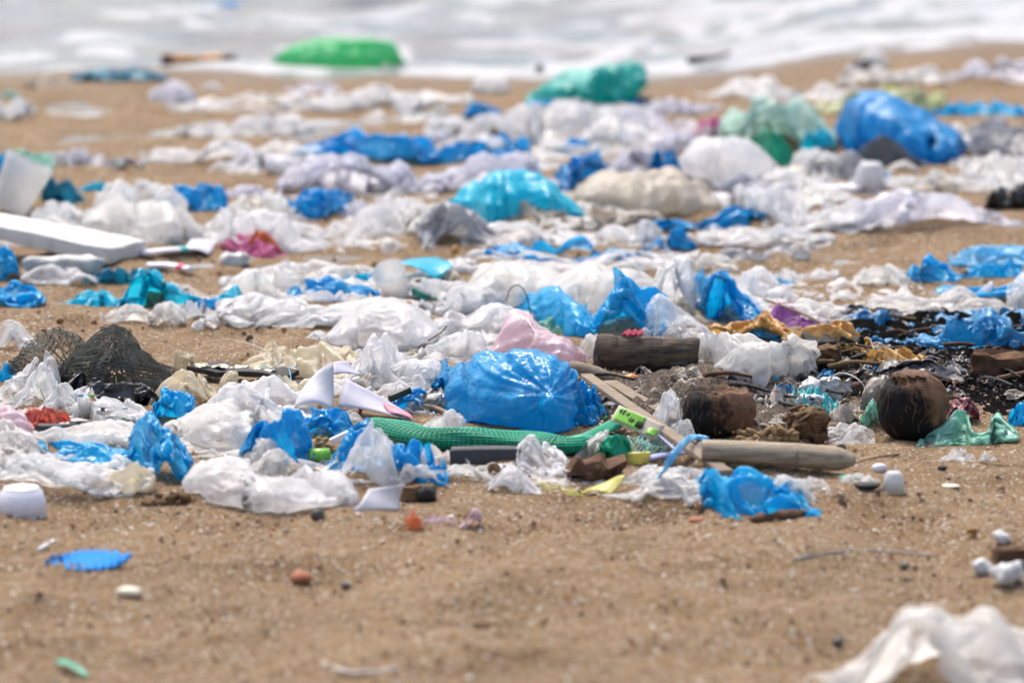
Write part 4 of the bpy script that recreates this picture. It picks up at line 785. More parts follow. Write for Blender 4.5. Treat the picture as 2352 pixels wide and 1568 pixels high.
# --- the carpet: thin sheets overlapping between and under everything
rs = np.random.RandomState(91)
KEEP = [(950, 315, 1225, 390), (1160, 360, 1230, 415), (1270, 300, 1370, 350), (1060, 225, 1155, 280), (890, 585, 1050, 650), (1105, 530, 1530, 615), (1490, 480, 1770, 585), (495, 520, 665, 620), (300, 545, 505, 640), (850, 590, 1050, 700), (0, 350, 190, 480), (640, 430, 820, 510), (370, 415, 530, 490), (655, 625, 880, 700), (1270, 335, 1570, 425), (1940, 370, 2060, 450), (1720, 290, 1840, 390),
        (640, 820, 960, 970), (540, 925, 910, 1090), (290, 940, 450, 1120), (76, 1010, 340, 1085), (150, 890, 350, 980), (0, 905, 210, 1010), (880, 880, 1060, 960), (350, 885, 460, 975), (555, 770, 845, 870), (450, 830, 740, 900), (1030, 1025, 1200, 1070), (865, 955, 1440, 1060)]
for (x0, y0, x1, y1, sx_, sy_, wmin, wmax) in [(60, 478, 780, 575, 130, 30, 130, 230), (620, 380, 1900, 478, 140, 32, 150, 260), (740, 478, 1980, 596, 140, 30, 140, 260), (500, 620, 1700, 770, 130, 30, 140, 260), (560, 790, 1060, 905, 120, 30, 120, 220),
        (-20, 930, 1020, 1130, 120, 32, 110, 210), (960, 270, 1620, 350, 140, 34, 150, 260), (1540, 345, 2400, 455, 140, 32, 150, 260), (1000, 1060, 1600, 1130, 120, 30, 90, 170), (1640, 690, 2320, 750, 140, 30, 130, 240)]:
    for yy in np.arange(y0, y1, sy_):
        for xx in np.arange(x0, x1, sx_):
            px, py, w_, h_ = xx+rs.uniform(-50, 50), yy+rs.uniform(-12, 12), rs.uniform(wmin, wmax)*1.3, rs.uniform(24, 48); c = rs.rand(6); mt = ['white', 'milk', 'clear2', 'white', 'lav', 'milk', 'clear2', 'dirty'][rs.randint(8)]; a_ = rs.choice(['F', 'S', 'F'])
            if any(px+w_*.42 > k[0] and px-w_*.42 < k[2] and py > k[1] and py-h_ < k[3] for k in KEEP): continue
            x_ = px-w_/2; cn = {'white': 'white', 'milk': 'milky', 'clear2': 'hazy clear', 'lav': 'lavender white', 'dirty': 'dirty beige'}[mt]
            film('film_scrap', FILM, near_label(('wide ' if w_ > 200 else '')+cn+' sheet', px, py), mt, a_, [(x_, py-h_*.3), (x_+w_*.2, py-h_*(.55+.5*c[0])), (x_+w_*.4, py-h_*(.55+.5*c[1])), (x_+w_*.6, py-h_*(.55+.5*c[2])), (x_+w_*.8, py-h_*(.55+.5*c[3])), (x_+w_, py-h_*.3)],
                 [(x_, py-6), (x_+w_*.3, py+6*c[4]), (x_+w_*.7, py+6*c[5]), (x_+w_, py-6)], D=rs.uniform(.25, .45) if py < 800 else rs.uniform(.15, .25), fk=.9, hi=False, crease=1.6, group='thin pale sheets overlapping under the bags')

# ------------------------------------------------------------------ shape helpers for the hard things
def tube(path, rad, n=8, caps=True, squash=None):
    p = np.array([list(q) for q in path], float); r = np.broadcast_to(np.asarray(rad, float), (len(p),))
    tg = np.gradient(p, axis=0); tg /= np.linalg.norm(tg, axis=1, keepdims=True)+1e-12
    upv = np.array([0, 0, 1.0]); V = []
    for i in range(len(p)):
        s = np.cross(tg[i], upv); 
        if np.linalg.norm(s) < 1e-3: s = np.array([1.0, 0, 0])
        s /= np.linalg.norm(s); u = np.cross(s, tg[i]); a = np.arange(n)/n*6.28319
        k = (1, 1) if squash is None else squash
        V.append(p[i]+r[i]*(np.cos(a)[:, None]*s*k[0]+np.sin(a)[:, None]*u*k[1]))
    V = np.concatenate(V); F = []
    for i in range(len(p)-1):
        for j in range(n): F.append([i*n+j, i*n+(j+1) % n, (i+1)*n+(j+1) % n, (i+1)*n+j])
    if caps: F.append(list(range(n))[::-1]); F.append([(len(p)-1)*n+j for j in range(n)])
    return V, F
def smooth_path(pp, n):
    pp = np.array([list(q) for q in pp], float); t = np.linspace(0, len(pp)-1, n); E = np.concatenate([2*pp[:1]-pp[1:2], pp, 2*pp[-1:]-pp[-2:-1]])
    i = np.minimum(t.astype(int), len(pp)-2); f = (t-i)[:, None]; a, b, c, d = E[i], E[i+1], E[i+2], E[i+3]
    return .5*((2*b)+(-a+c)*f+(2*a-5*b+4*c-d)*f**2+(-a+3*b-3*c+d)*f**3)
def join(*geo):
    V = []; F = []; o = 0
    for v, f in geo:
        v = np.asarray(v, float); V.append(v); F += [[int(i)+o for i in q] for q in f]; o += len(v)
    return np.concatenate(V), F
def lathe(profile, n, origin, axis=(0, 0, 1), ribs=0, ribamp=0):
    ax = Vector(axis).normalized(); s = ax.orthogonal().normalized(); u = ax.cross(s); o = Vector(origin); V = []; F = []
    for h, r in profile:
        for j in range(n):
            a = j/n*6.28319; rr = r*(1+ribamp*math.cos(a*ribs)) if ribs else r
            V.append(o+ax*h+(s*math.cos(a)+u*math.sin(a))*rr)
    for i in range(len(profile)-1):
        for j in range(n): F.append([i*n+j, i*n+(j+1) % n, (i+1)*n+(j+1) % n, (i+1)*n+j])
    return np.array([list(v) for v in V]), F
def slab(c, ax, ay, az, bev=.12, noise=0.0, seed=0, sub=2):
    """bevelled block: c centre, ax/ay/az half-length vectors"""
    bm = bmesh.new(); bmesh.ops.create_cube(bm, size=2)
    S = [Vector(ax).length, Vector(ay).length, Vector(az).length]
    for v in bm.verts: v.co = Vector((v.co.x*S[0], v.co.y*S[1], v.co.z*S[2]))
    bmesh.ops.bevel(bm, geom=bm.edges[:], offset=bev*min(S), segments=2, affect='EDGES', profile=.6)
    if sub: 
        long_ = [e for e in bm.edges if e.calc_length() > .35*max(S)]
        bmesh.ops.subdivide_edges(bm, edges=long_, cuts=5, use_grid_fill=True)
    V = np.array([list(v.co) for v in bm.verts]); bm.faces.ensure_lookup_table(); F = [[v.index for v in f.verts] for f in bm.faces]; bm.free()
    if noise:
        rs = np.random.RandomState(seed)
        for k in range(5):
            V = V+noise*rs.normal(size=3)*np.sin(V@(rs.normal(size=3)*(2.5+k*2)/max(S))+rs.uniform(0, 6))[:, None]
    B = np.array([list(Vector(q).normalized()) for q in (ax, ay, az)])
    return V@B+np.array(list(c)), F
def blob(c, rad, noise=.15, seed=0, sub=2, freq=1.6, flat=None):
    bm = bmesh.new(); bmesh.ops.create_icosphere(bm, subdivisions=sub, radius=1)
    V = np.array([list(v.co) for v in bm.verts]); F = [[v.index for v in f.verts] for f in bm.faces]; bm.free()
    rs = np.random.RandomState(seed); d = np.zeros(len(V))
    for k in range(6): d += np.sin(V@(rs.normal(size=3)*freq*(1+k*.6))+rs.uniform(0, 6))/(1+k*.5)
    V = V*(1+noise*d*.45)[:, None]
    return V*np.array(rad)+np.array(list(c)), F
def up(p, dz): return Vector((p[0], p[1], p[2]+dz))
def gv(px, py): return Vector(P(px, py))
def strip(path, width, mat, name, label, cat, roll=0.0, thick=.0015, group=None, parent=None, curl=.15, seed=0):
    """flat strap or ribbon with thickness, running through 3-D points"""
    p = smooth_path(path, 40); tg = np.gradient(p, axis=0); tg /= np.linalg.norm(tg, axis=1, keepdims=True); rs = np.random.RandomState(seed)
    wv = np.broadcast_to(np.asarray(width, float), (40,)) if np.ndim(width) == 0 else np.interp(np.linspace(0, 1, 40), np.linspace(0, 1, len(width)), width)
    V = []; F = []; m = 7
    for i in range(40):
        s = np.cross(tg[i], [0, 0, 1.0]); s /= np.linalg.norm(s)+1e-9; u = np.cross(s, tg[i]); a = roll+curl*math.sin(i*.35+seed)
        s2 = s*math.cos(a)+u*math.sin(a); u2 = -s*math.sin(a)+u*math.cos(a)
        for j in range(m):
            q = (j/(m-1)-.5); V.append(p[i]+s2*wv[i]*q+u2*(wv[i]*.10*math.cos(q*3.1)+.05*wv[i]*math.sin(i*.9+j)))
    for i in range(39):
        for j in range(m-1): F.append([i*m+j, i*m+j+1, (i+1)*m+j+1, (i+1)*m+j])
    o = mk(name, V, F, mat, parent, label=label, cat=cat, group=group)
    md = o.modifiers.new('thickness', 'SOLIDIFY'); md.thickness = thick; return o
def gpath(s, lift=0.0): return [up(gv(a, b), lift) for a, b in pts(s)]

# ------------------------------------------------------------------ the big shiny tied bag
def pleats(ctr, amp):
    def f(G, rs):
        n = normals(G); d = G-ctr; r = np.linalg.norm(d*[1, .6, 1], axis=-1); th = np.arctan2(d[..., 2]*1.6, d[..., 0])
        w1 = .9*np.sin(th*1.7+r*11)+1.3*np.sin(r*17+th*.8); k = (.45+.55*np.clip(np.sin(th*2.3+1.1+r*6), 0, 1))*tri(th*8+.7*w1)+.45*tri(th*19+1+1.6*w1)
        fall = np.clip(r/.05, 0, 1)*np.exp(-r/.15)
        pull = np.exp(-(r/.05)**2)*.03
        return G+n*(amp*k*fall)[..., None]-n*pull[..., None]
    return f
hero = root('plastic_bag', gv(1200, 985), 'big shiny blue bag tied in a knot, lying in the centre foreground', BAG)
kp = P(1180, 965); Yk = kp[1]+.10; kc = np.array(list(at(1262, 868, Yk-.02)))
V, F = film_geo('E', '998,900 1004,876 1018,848 1044,826 1080,812 1120,806 1160,804 1204,800 1250,804 1290,822 1320,856 1338,900 1352,950', '998,912 1030,956 1090,984 1160,994 1230,1004 1300,1008 1340,996 1352,970', D=.40, crease=1.0, hi=True, post=lambda G, rs: pleats(kc, .017)(creases(G, .006, .24, rs), rs), a=0, flip=(0, 0, 0))
mk('bag_body', V, F, M['blue'], hero)
V, F = film_geo('S', '1262,872 1284,838 1312,842 1342,868 1372,904 1398,944', '1262,940 1310,972 1356,980 1398,962', D=.16, crease=2.4, hi=True)
mk('bag_neck', V, F, M['blue'], hero)
V, F = film_geo('T', '1238,886 1250,862 1266,856 1284,868 1296,892', 912, D=.05, crease=1.5)
mk('knot', V+np.array([0, 0, .03]), F, M['blue'], hero)

# ------------------------------------------------------------------ coconuts
def coconut_mat(name, charcut):
    t = MT(name)
    mp = t.new('ShaderNodeMapping'); mp.inputs['Scale'].default_value = (9, 9, 2.2); t.ln(t.coord(), mp.inputs[0])
    fib = t.noise(4.5, 6, .7, mp.outputs[0], .5)
    c = t.mix(t.ramp(fib, [(.3, 0.0), (.7, 1.0)]), (.075, .036, .02), (.27, .15, .09))
    c = t.mix(t.ramp(t.noise(9, 4), [(.55, 0.0), (.75, .4)]), c, (.26, .165, .11))
    sp = t.new('ShaderNodeSeparateXYZ'); t.ln(t.coord(), sp.inputs[0])
    k = t.math('ADD', t.math('MULTIPLY', sp.outputs[0], -6.0), t.math('MULTIPLY', sp.outputs[2], charcut[0]))
    k = t.math('ADD', t.math('ADD', k, charcut[1]), t.math('MULTIPLY', t.math('SUBTRACT', t.noise(14, 5, .65), .5), 1.5))
    c = t.mix(t.ramp(k, [(.35, 0.0), (.6, 1.0)]), c, (.010, .009, .009))
    t.set(Base_Color=c, Roughness=t.ramp(fib, [(.3, .5), (.7, .8)]), Specular_IOR_Level=.18, Normal=t.bump(fib, 1, .012)); return t.m
M['coco1'] = coconut_mat('coconut_husk', (-5.0, .72)); M['coco2'] = coconut_mat('burnt_husk', (-4.0, .62))
def coconut(px, pyb, rpx, rzpx, label, mat, boxy, hole):
    g = gv(px, pyb); Yc = g.y+rpx*mpp(g.y)*.9; r = rpx*mpp(Yc); rz = rzpx*mpp(Yc)
    c = at(px, pyb-rzpx, Yc); t = root('coconut', (c.x, c.y, c.z-rz), label, 'coconut')
    nu, nv = 72, 44; V = []; F = []
    th = np.linspace(0, 2*math.pi, nu, endpoint=False)
    for i in range(nv+1):
        ph = math.pi*i/nv; z = -math.cos(ph); s = math.sin(ph)
        if boxy: s = s**.72
        rad = s*(1+.045*np.cos(3*th+.6)*(1-z*.3)+.014*np.sin(th*13+5*math.sin(ph*2)+2*np.sin(th*3))*s+.009*np.sin(th*29+4*math.sin(3*ph)))+.03*math.sin(ph*2.3+1)
        rad = rad*(1+.02*np.sin(5*th+4*ph)+.015*np.sin(9*ph+2*np.sin(th*2)))
        zz = np.full(nu, z*rz)
        if hole:
            d = np.clip((z-.80)/.2, 0, 1); zz = zz-rz*.42*d**.6*(1+.2*np.sin(th*6)); zz = zz+rz*.05*np.sin(th*5+1)*np.clip((z-.5)*3, 0, 1)
        else:
            crack = np.exp(-((th-3.9)/.5)**2)*np.exp(-((ph-2.45)/.10)**2); rad = rad*(1-.16*crack); zz = zz-rz*.12*crack
        for j in range(nu): V.append((c.x+rad[j]*r*math.cos(th[j]), c.y+rad[j]*r*.95*math.sin(th[j]), c.z+zz[j]))
    for i in range(nv):
        for j in range(nu): F.append([i*nu+j, i*nu+(j+1) % nu, (i+1)*nu+(j+1) % nu, (i+1)*nu+j])
    t.location = (c.x, c.y, c.z-rz)
    o = mk('husk', V, F, mat, t, origin=(c.x, c.y, c.z)); o.location = (0, 0, rz)
    # loose husk flaps round the opening
    if not hole:
        for k in range(4):
            a = 3.3+k*.5; ps = []
            for q in range(6):
                ph = .42+.20*q/5; ps.append((c.x+r*math.sin(ph)*1.05*math.cos(a+.5*q/5), c.y+r*math.sin(ph)*math.sin(a+.5*q/5), c.z+rz*(math.cos(ph)*1.02+.03*q/5)))
            strip(ps, [r*.08, r*.20, r*.14], mat, 'husk_flap', None, None, roll=.25, thick=.003, parent=t, seed=k)
    rs = np.random.RandomState(int(px)); geo = []
    for k in range(70):
        a0, p0, le = rs.uniform(2.6, 6.9), rs.uniform(.35, 2.0), rs.uniform(.15, .6); q = []
        for i in range(6):
            ph = p0+le*i/5; s_ = math.sin(ph)**(.72 if boxy else 1); aa_ = a0+.05*math.sin(i*.8+k); lf = 1.02+.02*rs.rand()+(.035 if i in (0, 5) else 0)
            q.append((c.x+r*s_*lf*math.cos(aa_), c.y+r*.95*s_*lf*math.sin(aa_), c.z+rz*math.cos(ph)*(.9 if hole and ph < .6 else 1)*lf))
        geo.append(tube(q, [.0004, .0008, .0010, .0010, .0008, .0004], 4))
    V, F = join(*geo); o = mk('husk_fibres', V, F, M['driftwood'], t, kind='stuff')
    return t
coconut(2094, 1016, 84, 84, 'round brown coconut with a charred lower left side', M['coco1'], False, False)
coconut(1648, 1010, 86, 65, 'burnt coconut shell with an open ash-grey top', M['coco2'], True, True)

# ------------------------------------------------------------------ burnt log, bamboo, plank, stick, wood pieces
g = gv(1490, 858); Yl = g.y+.06; a, b = at(1378, 812, Yl), at(1602, 820, Yl); r = 43*mpp(Yl)
lg = root('burnt_log', (a+b)/2-Vector((0, 0, r)), 'charred round log lying among films right of centre', 'log')
n = 26; ln = [a.lerp(b, i/(n-1))+Vector((0, 0, .003*math.sin(i*1.1))) for i in range(n)]
V, F = tube(ln, [r*(1+.02*math.sin(i*.9)) for i in range(n)], 30)
V = V+np.random.RandomState(3).normal(0, .0012, V.shape); mk('bark', V, F, M['charwood'], lg)
mk('charred_end', *blob(a+Vector((.008, 0, -.006)), (.03, r*.93, r*.93), .25, 5, 3), M['coal'], lg)
mk('charred_patch', *blob(at(1560, 846, Yl-r*.85), (.05, .02, .028), .4, 6, 3, 2.5), M['coal'], lg)
g = gv(1800, 1082); Yb = g.y+.04; a, b = at(1612, 1034, Yb), at(1966, 1058, Yb-.03); r0 = 27*mpp(Yb)
bb = root('bamboo_pole', (a+b)/2-Vector((0, 0, r0)), 'grey bamboo pole with a cut pointed tip lying on the sand', 'bamboo')
n = 44; cp = []; rd = []
for i in range(n):
    f = i/(n-1); cp.append(a.lerp(b, f)+Vector((0, 0, .004*math.sin(f*3)))); k = abs(f-.615)
    e = r0*(.93+.13*f)*(1+.05*math.exp(-(k/.02)**2))
    if f > .87: e *= max(.34, 1-((f-.87)/.13)**1.4*.66)
    rd.append(e)
V, F = tube(cp, rd, 28); mk('culm', V, F, M['bamboo'], bb)
pc = a.lerp(b, .615); dr = (b-a).normalized()
V, F = tube([pc-dr*.006, pc-dr*.003, pc, pc+dr*.003, pc+dr*.006], [r0*1.03, r0*1.15, r0*1.09, r0*1.16, r0*1.04], 28); mk('node_ring', V, F, M['bambnode'], bb)
g0, g1 = gv(1345, 905), gv(1668, 1098); a = up(g0, .055); b = up(g1, .012); d = (b-a); c = (a+b)/2
s = Vector((0, 0, 1)).cross(d).normalized(); u = d.cross(s).normalized()
if u.z < 0: u = -u
V, F = slab(c, d/2, s*.019, u*.007, .3, .0012, 4); mk('plank', V, F, M['wood'], label='long weathered plank running from the shiny blue bag to the near sand', cat='plank')
g0, g1 = gv(1400, 900), gv(1560, 985); a = up(g0, .03); b = up(g1, .02); d = b-a; s = Vector((0, 0, 1)).cross(d).normalized(); u = d.cross(s).normalized()
V, F = slab((a+b)/2, d/2, s*.022, u*.004, .3, .002, 5); mk('plank', V, F, M['wood'], label='splintered board beside the long plank', cat='plank')
a = at(1310, 842, gv(1350, 870).y); b = at(1410, 874, gv(1400, 885).y); V, F = tube(smooth_path([a, a.lerp(b, .5)+Vector((0, 0, .008)), b], 12), [.018, .02, .021, .02, .02, .019, .02, .02, .018, .018, .016, .012], 12)
mk('driftwood_branch', V, F, M['wood'], label='pale round branch stub behind the plank', cat='driftwood')
a = at(1756, 688, gv(1800, 745).y+.1); b = at(1922, 762, gv(1900, 770).y); V, F = tube(smooth_path([a, a.lerp(b, .5)+Vector((0, 0, .01)), b], 14), np.linspace(.0045, .0055, 14), 8)
mk('stick', V, F, M['wood'], label='thin brown stick pointing down right over the violet film', cat='stick')
a = at(2000, 712, gv(2050, 742).y); b = at(2220, 742, gv(2200, 750).y); V, F = tube(smooth_path([a, a.lerp(b, .4)+Vector((0, 0, -.01)), b], 14), np.linspace(.008, .006, 14), 8)
mk('stick', V, F, M['driftwood'], label='grey brown stick under the long cream film on the right', cat='stick')
def chunk(px, py, wpx, hpx, mat, name, label, cat, seed, ang=.2, dpt=.7, noise=.006, parent=None):
    g = gv(px, py); m = mpp(g.y); wx, hz = wpx*m/2, hpx*m/2
    ax = Vector((math.cos(ang), math.sin(ang), 0))*wx; ay = Vector((-math.sin(ang), math.cos(ang), 0))*wx*dpt
    V, F = slab(up(g, hz*.95)+ay*.8, ax, ay, Vector((0, 0, hz)), .25, noise, seed); return mk(name, V, F, mat, label=label, cat=cat, parent=parent)
chunk(1862, 1014, 82, 62, M['driftwood'], 'wood_chunk', 'block of broken brown wood beside the burnt coconut', 'driftwood', 8, .15, .8, .006)
chunk(1372, 1100, 122, 46, M['bark'], 'bark_piece', 'dark brown piece of bark in front of the green mesh tube', 'driftwood', 9, .1, .5, .007)
chunk(1114, 1064, 160, 34, M['rubber'], 'foam_slab', 'dark grey foam slab below the green mesh tube', 'foam slab', 10, -.04, .35, .001)
chunk(965, 1150, 84, 34, M['driftwood'], 'wood_chunk', 'wood offcut beside the lump of charcoal', 'driftwood', 11, .35, .4, .002)
g = gv(978, 1150); mk('charcoal_lump', *blob(up(g, .018), (.026, .022, .020), .3, 12, 3, 2), M['coal'], label='black lump of charcoal at the end of the wood offcut', cat='charcoal')
chunk(1920, 822, 130, 44, M['coal'], 'charred_board', 'black charred board end right of the smeared film', 'burnt wood', 13, .1, .5, .006)
chunk(1898, 846, 60, 50, M['driftwood'], 'wood_chunk', 'brown wood end beside the black charred board', 'driftwood', 14, .1, .5, .004)
chunk(2330, 868, 190, 46, M['bark'], 'burnt_board', 'reddish brown burnt board at the right edge', 'burnt wood', 15, -.1, .5, .005)
V, F = tube(smooth_path(gpath('1726,1200 1780,1192 1830,1190 1874,1180', .008), 14), [.006, .012, .014, .015, .016, .016, .015, .016, .016, .015, .014, .013, .012, .006], 10)
mk('driftwood_branch', V+np.random.RandomState(5).normal(0, .001, V.shape), F, M['bark'], label='dark branch under the near blue bag', cat='driftwood')
chunk(2330, 1302, 84, 42, M['bark'], 'wood_chunk', 'dark wood block at the right edge on the near sand', 'driftwood', 16, .1, .6, .003)
# peeling painted board by the net
g0 = gv(452, 868); g1 = gv(662, 884); m = mpp(g0.y); a = up(g0, .035); b = up(g1, .03); d = b-a; s = Vector((0, 0, 1)).cross(d).normalized(); u = Vector((0, 0, 1))
bd = root('painted_board', (a+b)/2, 'black board with peeling cream paint, right of the net', 'board')
V, F = slab((a+b)/2, d/2, s*.055, Vector((0, 0, .008)), .2, .003, 17); mk('board', V, F, M['coal'], bd)
for k in range(5):
    q = a.lerp(b, .12+.17*k)+s*(-.02+.012*(k % 3)); V, F = slab(q+Vector((0, 0, .0095)), d.normalized()*(.022+.006*(k % 2)), s*.018, Vector((0, 0, .0012)), .3, .002, 30+k); mk('paint_flake', V, F, M['shellw'], bd)
# orange board and stick far away
g = gv(455, 148); m = mpp(g.y); ob = root('wooden_board', g, 'orange board with dark ends at the edge of the surf', 'board')
V, F = slab(up(g, .028), Vector((.15, 0, 0)), Vector((0, .07, 0)), Vector((0, 0, .022)), .2, .003, 18); mk('plank', V, F, solid_mat('orange_paint', (.55, .24, .04)), ob)
for k in (-1, 1): V, F = slab(up(g, .028)+Vector((k*.185, 0, -.004)), Vector((.034, 0, 0)), Vector((0, .075, 0)), Vector((0, 0, .03)), .3, .004, 19+k); mk('dark_end', V, F, M['bark'], ob)
V, F = tube(smooth_path([up(gv(1578, 146), .02), up(gv(1620, 146), .03), up(gv(1650, 142), .03), up(gv(1676, 138), .045)], 12), np.linspace(.024, .012, 12), 8); mk('driftwood_branch', V, F, M['coal'], label='black branch lying in the wash at the upper right', cat='driftwood')
g = gv(1240, 164); mk('stone', *blob(up(g, .02), (.028, .028, .028), .2, 20, 2), M['stone'], label='dark stone at the edge of the wash, left of the teal bag', cat='stone')

# ------------------------------------------------------------------ styrofoam
def ff(px, py, Y): return at(px, py, Y)
Y0 = gv(300, 606).y
A, B_ = at(-60, 497, Y0+.45), at(296, 566, Y0+.12); d = B_-A; s = Vector((0, 0, 1)).cross(d).normalized()*.125; u = d.cross(s).normalized()
u = u if u.z > 0 else -u
V, F = slab((A+B_)/2+Vector((0, 0, -.02)), d/2, s, u*.028, .15, .0014, 21); mk('styrofoam_slab', V, F, M['foam'], label='long white styrofoam slab leaning in from the left edge', cat='styrofoam')
g = gv(150, 634); V, F = slab(up(g, .032), Vector((.125, .02, 0)), Vector((-.01, .07, 0)), Vector((0, 0, .030)), .45, .006, 22); mk('styrofoam_slab', V, F, M['foamdirty'], label='rounded grey styrofoam piece in front of the long slab', cat='styrofoam')
chunk(540, 610, 60, 26, M['foam'], 'styrofoam_piece', 'small white block below the magenta wrapper', 'styrofoam', 23, .1, .6, .003)
chunk(1905, 926, 100, 54, M['foam'], 'styrofoam_piece', 'cracked white styrofoam wedge behind the printed wrapper', 'styrofoam', 24, .5, .5, .006)
chunk(1868, 938, 54, 30, M['paper'], 'styrofoam_piece', 'small smooth white block beside the styrofoam wedge', 'styrofoam', 25, .2, .5, .002)
chunk(1020, 946, 72, 40, M['foamdirty'], 'styrofoam_piece', 'white foam lump left of the shiny blue bag', 'styrofoam', 26, .4, .5, .006)
for i, (px, py, w_, lab) in enumerate([(2256, 1318, 46, 'white foam lump, left of two, in front of the dark wood block'), (2318, 1336, 64, 'white foam lump, right of two, in front of the dark wood block'), (2300, 1246, 40, 'white scrap of foam above the dark wood block')]):
    g = gv(px, py); m = mpp(g.y); mk('styrofoam_piece', *blob(up(g, w_*m*.28), (w_*m*.5, w_*m*.4, w_*m*.36), .55, 40+i, 3, 3), M['foam'], label=lab, cat='styrofoam')

# ------------------------------------------------------------------ cups and bowl
def vessel(name, label, cat, base, axis, prof, mat, rim=None, ribs=0, ribamp=0, n=40, label_parts=None):
    t = root(name, base, label, cat); V, F = lathe(prof, n, base, axis, ribs, ribamp); o = mk('cup_wall', V, F, mat, t)
    md = o.modifiers.new('thickness', 'SOLIDIFY'); md.thickness = .0012
    h, r = prof[0]; V, F = lathe([(h, r), (h+.0005, r*.5), (h+.0008, .0005)], n, base, axis); mk('cup_base', V, F, mat, t)
    h, r = prof[-1]
    axv = Vector(axis).normalized(); s = axv.orthogonal().normalized(); u2 = axv.cross(s); c = Vector(base)+axv*h
    ring = [c+(s*math.cos(k/n*6.28319)+u2*math.sin(k/n*6.28319))*r for k in range(n+1)]
    V, F = tube(ring, rim or .0016, 6, False); mk('rim', V, F, mat, t); return t
M['frost'] = film_mat('frosted_plastic', (.80, .82, .83), .45, .5, .3, .12, bump=.05)
M['cupclear'] = film_mat('clear_cup_plastic', (.88, .9, .9), .3, .42, .15, .05, bump=.08)
g = gv(44, 1186); m = mpp(g.y); R0 = 58*m
vessel('plastic_bowl', 'white ribbed bowl upside down at the left edge of the near sand', 'bowl', (g.x, g.y+R0*.9, g.z+60*m), (0, 0, -1), [(0, .64*R0), (.002, .70*R0), (8*m, .72*R0), (10*m, .80*R0), (34*m, .93*R0), (66*m, R0)], M['hard'], .0014, 34, .025, 204)
Y0 = gv(60, 490).y; m = mpp(Y0)
vessel('plastic_cup', 'frosted white cup tilted in the rubbish at the left edge', 'cup', at(18, 484, Y0), (.42, .10, .90), [(0, 40*m), (.004, 42*m), (50*m, 48*m), (110*m, 56*m), (126*m, 58*m)], M['frost'], .002)
Y0 = gv(905, 690).y; m = mpp(Y0)
vessel('plastic_cup', 'clear plastic cup tipped with its mouth showing, in front of the cyan panel', 'cup', at(916, 672, Y0+.05), (-.30, -.62, .72), [(0, 27*m), (.003, 28*m), (40*m, 34*m), (66*m, 38*m), (74*m, 39*m)], M['cupclear'], .002)
g = gv(2000, 440); m = mpp(g.y)
vessel('plastic_cup', 'frosted tumbler standing upside down below the round blue bag', 'cup', (g.x, g.y+.03, g.z+66*m), (0, 0, -1), [(0, 20*m), (8*m, 29*m), (40*m, 34*m), (66*m, 37*m)], M['frost'], .002)
g = gv(2054, 1134); m = mpp(g.y); t = vessel('sauce_cup', 'tiny clear pot upside down on the sand below the coconut', 'cup', (g.x, g.y+.02, g.z+50*m), (0, 0, -1), [(0, 13*m), (5*m, 19*m), (20*m, 23*m), (48*m, 27*m)], M['frost'], .0012, 0, 0, 30)
V, F = lathe([(0, 26*m), (.0006, 32*m), (.0012, 26*m)], 30, (g.x, g.y+.02, g.z+.002)); mk('lid_flange', V, F, M['yellow'], t)
g = gv(1930, 446); m = mpp(g.y); t = root('foam_tray', g, 'white tray seen edge-on left of the frosted tumbler', 'tray')
V, F = slab(up(g, .03), Vector((.085, .01, 0)), Vector((0, .06, 0)), Vector((0, 0, .007)), .5, .002, 27); mk('tray_bottom', V, F, M['paper'], t)
for k in (-1, 1): V, F = slab(up(g, .036)+Vector((k*.085, 0, 0)), Vector((.008, 0, .006)), Vector((0, .06, 0)), Vector((-.002, 0, .006)), .4, .001, 28); mk('tray_side', V, F, M['paper'], t)

# ------------------------------------------------------------------ nets
def net_geo(G, r, rs, holes=0.0, diag=True):
    """cords along the two directions of a settled sheet: every edge a thin three-sided rod"""
    n, m = G.shape[:2]; segs = []
    if diag:
        ii, jj = np.meshgrid(np.arange(n-1), np.arange(m-1), indexing='ij'); e = ((ii+jj) % 2 == 0)
        A = np.where(e[..., None], G[:-1, :-1], G[1:, :-1]); B = np.where(e[..., None], G[1:, 1:], G[:-1, 1:]); segs = [(A.reshape(-1, 3), B.reshape(-1, 3))]
    else: segs = [(G[:-1].reshape(-1, 3), G[1:].reshape(-1, 3)), (G[:, :-1].reshape(-1, 3), G[:, 1:].reshape(-1, 3))]
    A = np.concatenate([s[0] for s in segs]); B = np.concatenate([s[1] for s in segs])
    if holes: k = rs.rand(len(A)) > holes; A, B = A[k], B[k]
    d = B-A; d /= np.linalg.norm(d, axis=1, keepdims=True)+1e-12; s = np.cross(d, [.3, .2, .93]); s /= np.linalg.norm(s, axis=1, keepdims=True)+1e-9; u = np.cross(d, s)
    V = []; 
    for Q in (A, B):
        for k in range(3):
            a = k*2.094; V.append(Q+r*(s*math.cos(a)+u*math.sin(a)))
    V = np.stack(V, 1).reshape(-1, 3); o = np.arange(len(A))[:, None]*6
    F = np.concatenate([o+np.array([[k, (k+1) % 3, 3+(k+1) % 3, 3+k]]) for k in range(3)])
    return V, F
def net_from(arch, top, bot, r, **k):
    rs = np.random.RandomState(77); keep = []
    k['post'] = lambda G, q: (keep.append(G), G)[1]
    film_geo(arch, top, bot, hi=True, crease=0, sm=3.5, **k); G = keep[0]
    for _ in range(14): G[1:-1, 1:-1] = .5*G[1:-1, 1:-1]+.125*(G[:-2, 1:-1]+G[2:, 1:-1]+G[1:-1, :-2]+G[1:-1, 2:])
    return net_geo(G, r, rs, .05)
